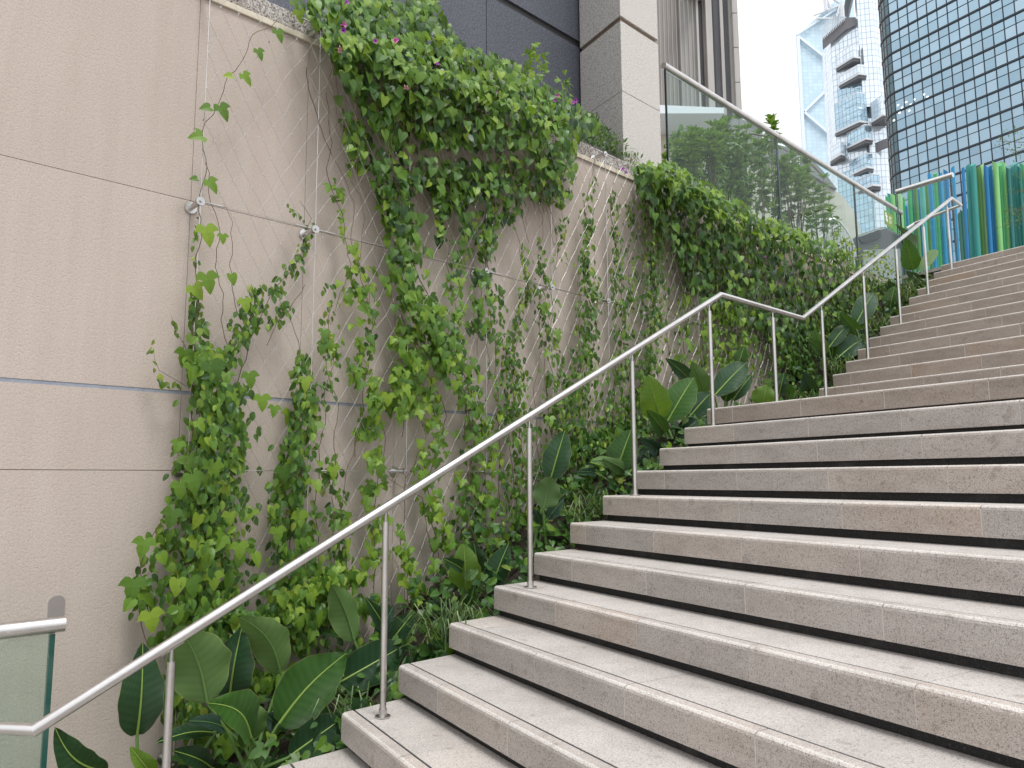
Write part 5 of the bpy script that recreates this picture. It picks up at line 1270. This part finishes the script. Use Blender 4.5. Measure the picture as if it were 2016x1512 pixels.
paddle_plant('paddle leaved plant behind the second lowest handrail post', (720, 1450), 3.55, [
    ((668, 1344), (800, 1268), 80, 'big_dark', K(turn=8, fold=.18, dy=-.02)), ((697, 1260), (653, 1152), 62, 'big_under', K(turn=20, fold=-.25, bend=-.05, skew=.06)), ((758, 1242), (720, 1177), 30, 'big_dark', K(turn=10, dy=.12)),
    ((768, 1266), (816, 1204), 46, 'big_dark', K(fold=.3, dy=.08)), ((680, 1402), (744, 1372), 34, 'big_blue', K(dy=.02)), ((742, 1262), (776, 1190), 30, 'big_blue', K(dy=.14))])
paddle_plant('low dark leaves against the step ends left of the fourth step', (850, 1320), 3.38, [((819, 1300), (892, 1268), 34, 'big_blue', K(turn=-10)), ((838, 1187), (890, 1208), 24, 'big_dark', K(dy=.2, stem=False))])
paddle_plant('compact plant with pale upright centre leaf below the third post', (918, 1215), 3.52, [
    ((917, 1160), (913, 1070), 64, 'big_lime', K(fold=-.1)), ((944, 1128), (932, 1066), 38, 'big_dark', K(dy=.12)), ((966, 1168), (1002, 1069), 50, 'big_dark', K(turn=-10, fold=.3, dy=-.02)),
    ((909, 1121), (871, 1099), 28, 'big_dark', K(fold=.5, dy=-.03)), ((915, 1140), (942, 1122), 22, 'big_under', K(dy=-.06, stem=False)), ((922, 1200), (935, 1150), 26, 'big_bright', K(dy=-.02))])
paddle_plant('tall slim plant with one upright dark leaf right of the third post', (1066, 1090), 3.45, [
    ((1084, 943), (1112, 848), 56, 'big_dark', K(fold=.12)), ((1070, 1000), (1084, 938), 56, 'big_under', K(fold=-.2, bend=-.06, dy=-.05)), ((1078, 1022), (1110, 982), 26, 'big_blue', K()), ((1066, 1035), (1052, 1002), 22, 'big_blue', K(dy=.05))])
paddle_plant('plant with one broad striped leaf left of the fourth post', (1212, 978), 3.42, [
    ((1213, 929), (1243, 845), 60, 'big_bright', K(fold=.15)), ((1222, 900), (1214, 842), 26, 'big_lime', K(dy=.12, stem=False)), ((1224, 921), (1164, 908), 30, 'big_under', K(turn=30, fold=-.3, dy=-.02)), ((1230, 928), (1186, 903), 30, 'big_under', K(fold=-.2, dy=-.05)), ((1172, 932), (1134, 930), 18, 'big_blue', K(dy=.1)),
    ((1262, 922), (1268, 880), 34, 'big_blue', K(dy=.06)), ((1270, 905), (1294, 882), 22, 'big_blue', K(dy=.06))])
paddle_plant('large clump with two broad upright leaves between the fourth and fifth posts', (1320, 890), 3.45, [
    ((1298, 824), (1276, 738), 62, 'big_lime', K(fold=.1, dy=.05)), ((1313, 831), (1366, 743), 60, 'big_bright', K(fold=.2)), ((1308, 853), (1273, 806), 36, 'big_bright', K(fold=.35, dy=-.04)), ((1357, 821), (1399, 774), 50, 'big_dark', K(dy=.06)),
    ((1330, 857), (1374, 826), 36, 'big_blue', K(turn=20)), ((1350, 870), (1398, 818), 22, 'big_blue', K(dy=.02)), ((1300, 895), (1258, 862), 30, 'big_blue', K(dy=.03))])
paddle_plant('clump of striped dark leaves around the fifth post below the rail bend', (1425, 800), 3.50, [
    ((1356, 748), (1310, 705), 30, 'big_dark', K(dy=.12)), ((1388, 777), (1362, 712), 42, 'big_under', K(fold=-.15, dy=.06)), ((1408, 777), (1470, 714), 50, 'big_dark', K(fold=.15)), ((1452, 722), (1466, 680), 26, 'big_bright', K(dy=.1)),
    ((1442, 788), (1480, 738), 30, 'big_dark', K()), ((1428, 790), (1440, 745), 30, 'big_bright', K(dy=.04))])
paddle_plant('bright lime leaf rising beside the sixth post on the landing', (1505, 803), 3.45, [((1500, 800), (1510, 757), 50, 'big_lime', K(fold=.1)), ((1534, 776), (1544, 733), 26, 'big_dark', K()), ((1560, 785), (1547, 752), 24, 'big_bright', K())])
paddle_plant('dusky plant at the back of the landing beside the upper flight', (1640, 740), 3.45, [
    ((1594, 768), (1584, 732), 32, 'big_blue', K()), ((1619, 698), (1602, 649), 34, 'big_under', K()), ((1632, 684), (1668, 640), 28, 'big_dark', K()), ((1650, 704), (1698, 668), 44, 'big_dark', K(dy=-.05)),
    ((1618, 694), (1588, 666), 24, 'big_bright', K()), ((1638, 706), (1641, 668), 26, 'big_bright', K(dy=.03)), ((1602, 759), (1622, 748), 16, 'big_bright', K())])
paddle_plant('plant with tall dark leaf behind the eighth post of the upper flight', (1690, 680), 3.42, [
    ((1684, 640), (1720, 577), 42, 'big_dark', K(fold=.25)), ((1680, 652), (1653, 614), 28, 'big_bright', K(fold=.3)), ((1690, 648), (1710, 616), 26, 'big_lime', K()), ((1694, 670), (1712, 648), 20, 'big_blue', K())])
paddle_plant('small pale leaf clump beside the ninth post', (1755, 630), 3.40, [((1752, 607), (1761, 563), 32, 'big_bright', K()), ((1774, 598), (1748, 552), 30, 'big_dark', K(dy=.08)), ((1744, 628), (1764, 606), 14, 'big_blue', K())])
paddle_plant('uppermost paddle leaved plant, bright upright leaf against the poles', (1800, 560), 3.40, [
    ((1797, 531), (1783, 468), 36, 'big_bright', K(fold=.08)), ((1803, 483), (1762, 441), 16, 'big_dark', K(fold=.3)), ((1812, 532), (1844, 492), 22, 'big_under', K()), ((1800, 552), (1782, 534), 20, 'big_dark', K()), ((1806, 556), (1800, 535), 16, 'big_dark', K())])

# ---- grass tufts along the step ends
def tuft(x, y, label, n=46, L=.24):
    t_ = MB()
    c = atY(x, y, 3.22); c.z = bedz(c.x)
    for i in range(n):
        an = R2.uniform(0, 6.28); sp = R2.uniform(.25, 1); b = c + Vector((R2.gauss(0, .04), R2.gauss(0, .04), -.02))
        d_ = Vector((math.cos(an) * sp, math.sin(an) * sp, 1)).normalized(); l = L * R2.uniform(.6, 1.1); s_ = Vector((-math.sin(an), math.cos(an), 0)) * .0035
        p1 = b + d_ * l * .5; p2 = b + d_ * l * .85 + Vector((math.cos(an), math.sin(an), -.3)) * l * .15; p3 = p2 + Vector((math.cos(an), math.sin(an), -1.0)) * l * .28
        t_.add([b - s_, b + s_, p1 + s_, p1 - s_, p2 + s_ * .8, p2 - s_ * .8, p3], [(0, 1, 2, 3), (3, 2, 4, 5), (5, 4, 6)])
    tag(t_.build('grass_tuft', MAT['grass'], None), label, 'grass tuft', 'variegated grass tufts in the bed')
for x, y, lb, n, L in ((868, 1240, 'large spiky grass tuft beside the third step end', 70, .30), (905, 1215, 'spiky grass tuft below the pale centred plant', 50, .26), (1140, 1040, 'thin grass tuft in shade left of the fifth step end', 40, .26), (1175, 1000, 'dark grass tuft below the broad striped leaf', 36, .24),
                    (700, 1390, 'grass tuft tucked behind the lowest visible step end', 40, .24), (1540, 795, 'pale grass tuft on the landing edge near the sixth post', 60, .24), (1585, 782, 'wide pale grass tuft at the back of the landing', 70, .28), (1650, 740, 'striped grass tuft at the foot of the upper flight', 60, .28),
                    (1700, 690, 'short grass tuft behind the eighth post', 40, .2), (1735, 655, 'grass tuft below the ninth post clump', 40, .2), (1778, 610, 'pale striped grass tuft beside the tenth post', 60, .26), (1800, 580, 'grass tuft under the uppermost bright leaf', 40, .22)):
    tuft(x, y, lb, n, L)
# ---- ground cover, a dark carpet of small leaves
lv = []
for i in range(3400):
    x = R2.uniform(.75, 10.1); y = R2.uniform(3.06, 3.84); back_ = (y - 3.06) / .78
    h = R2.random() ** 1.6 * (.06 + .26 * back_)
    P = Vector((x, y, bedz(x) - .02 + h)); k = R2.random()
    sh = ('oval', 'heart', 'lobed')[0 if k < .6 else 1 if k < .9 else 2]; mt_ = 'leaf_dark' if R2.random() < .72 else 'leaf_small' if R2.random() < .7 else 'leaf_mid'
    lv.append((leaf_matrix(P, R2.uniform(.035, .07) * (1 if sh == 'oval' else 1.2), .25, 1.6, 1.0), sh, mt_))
gc = bpy.data.objects.new('ground_cover', None)
V, Fc, MI, ms, off = [], [], [], [], 0
for m_, sh, mt_ in lv:
    vs, fs = SH[sh]
    if mt_ not in ms: ms.append(mt_)
    a = np.array([(*v, 1) for v in vs]) @ np.array(m_)[:3].T
    V.append(a); Fc += [tuple(i + off for i in f) for f in fs]; MI += [ms.index(mt_)] * len(fs); off += len(vs)
me = bpy.data.meshes.new('ground_cover'); me.from_pydata(np.vstack(V).tolist(), [], Fc)
for q in ms: me.materials.append(MAT[q])
me.polygons.foreach_set('material_index', MI); me.update()
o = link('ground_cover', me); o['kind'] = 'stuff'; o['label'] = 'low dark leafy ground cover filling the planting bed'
# a fallen leaf on the third tread
p = atZ(1133, 1081, cl(4).z + .004)
MB().add([p, p + Vector((.03, .012, .004)), p + Vector((.045, -.01, .001)), p + Vector((.012, -.018, .006))], [(0, 1, 2, 3)]).build('fallen_leaf', MAT['dead_leaf'])
tag(bpy.data.objects['fallen_leaf'], 'small red brown fallen leaf on the fifth tread near its left end', 'leaf')
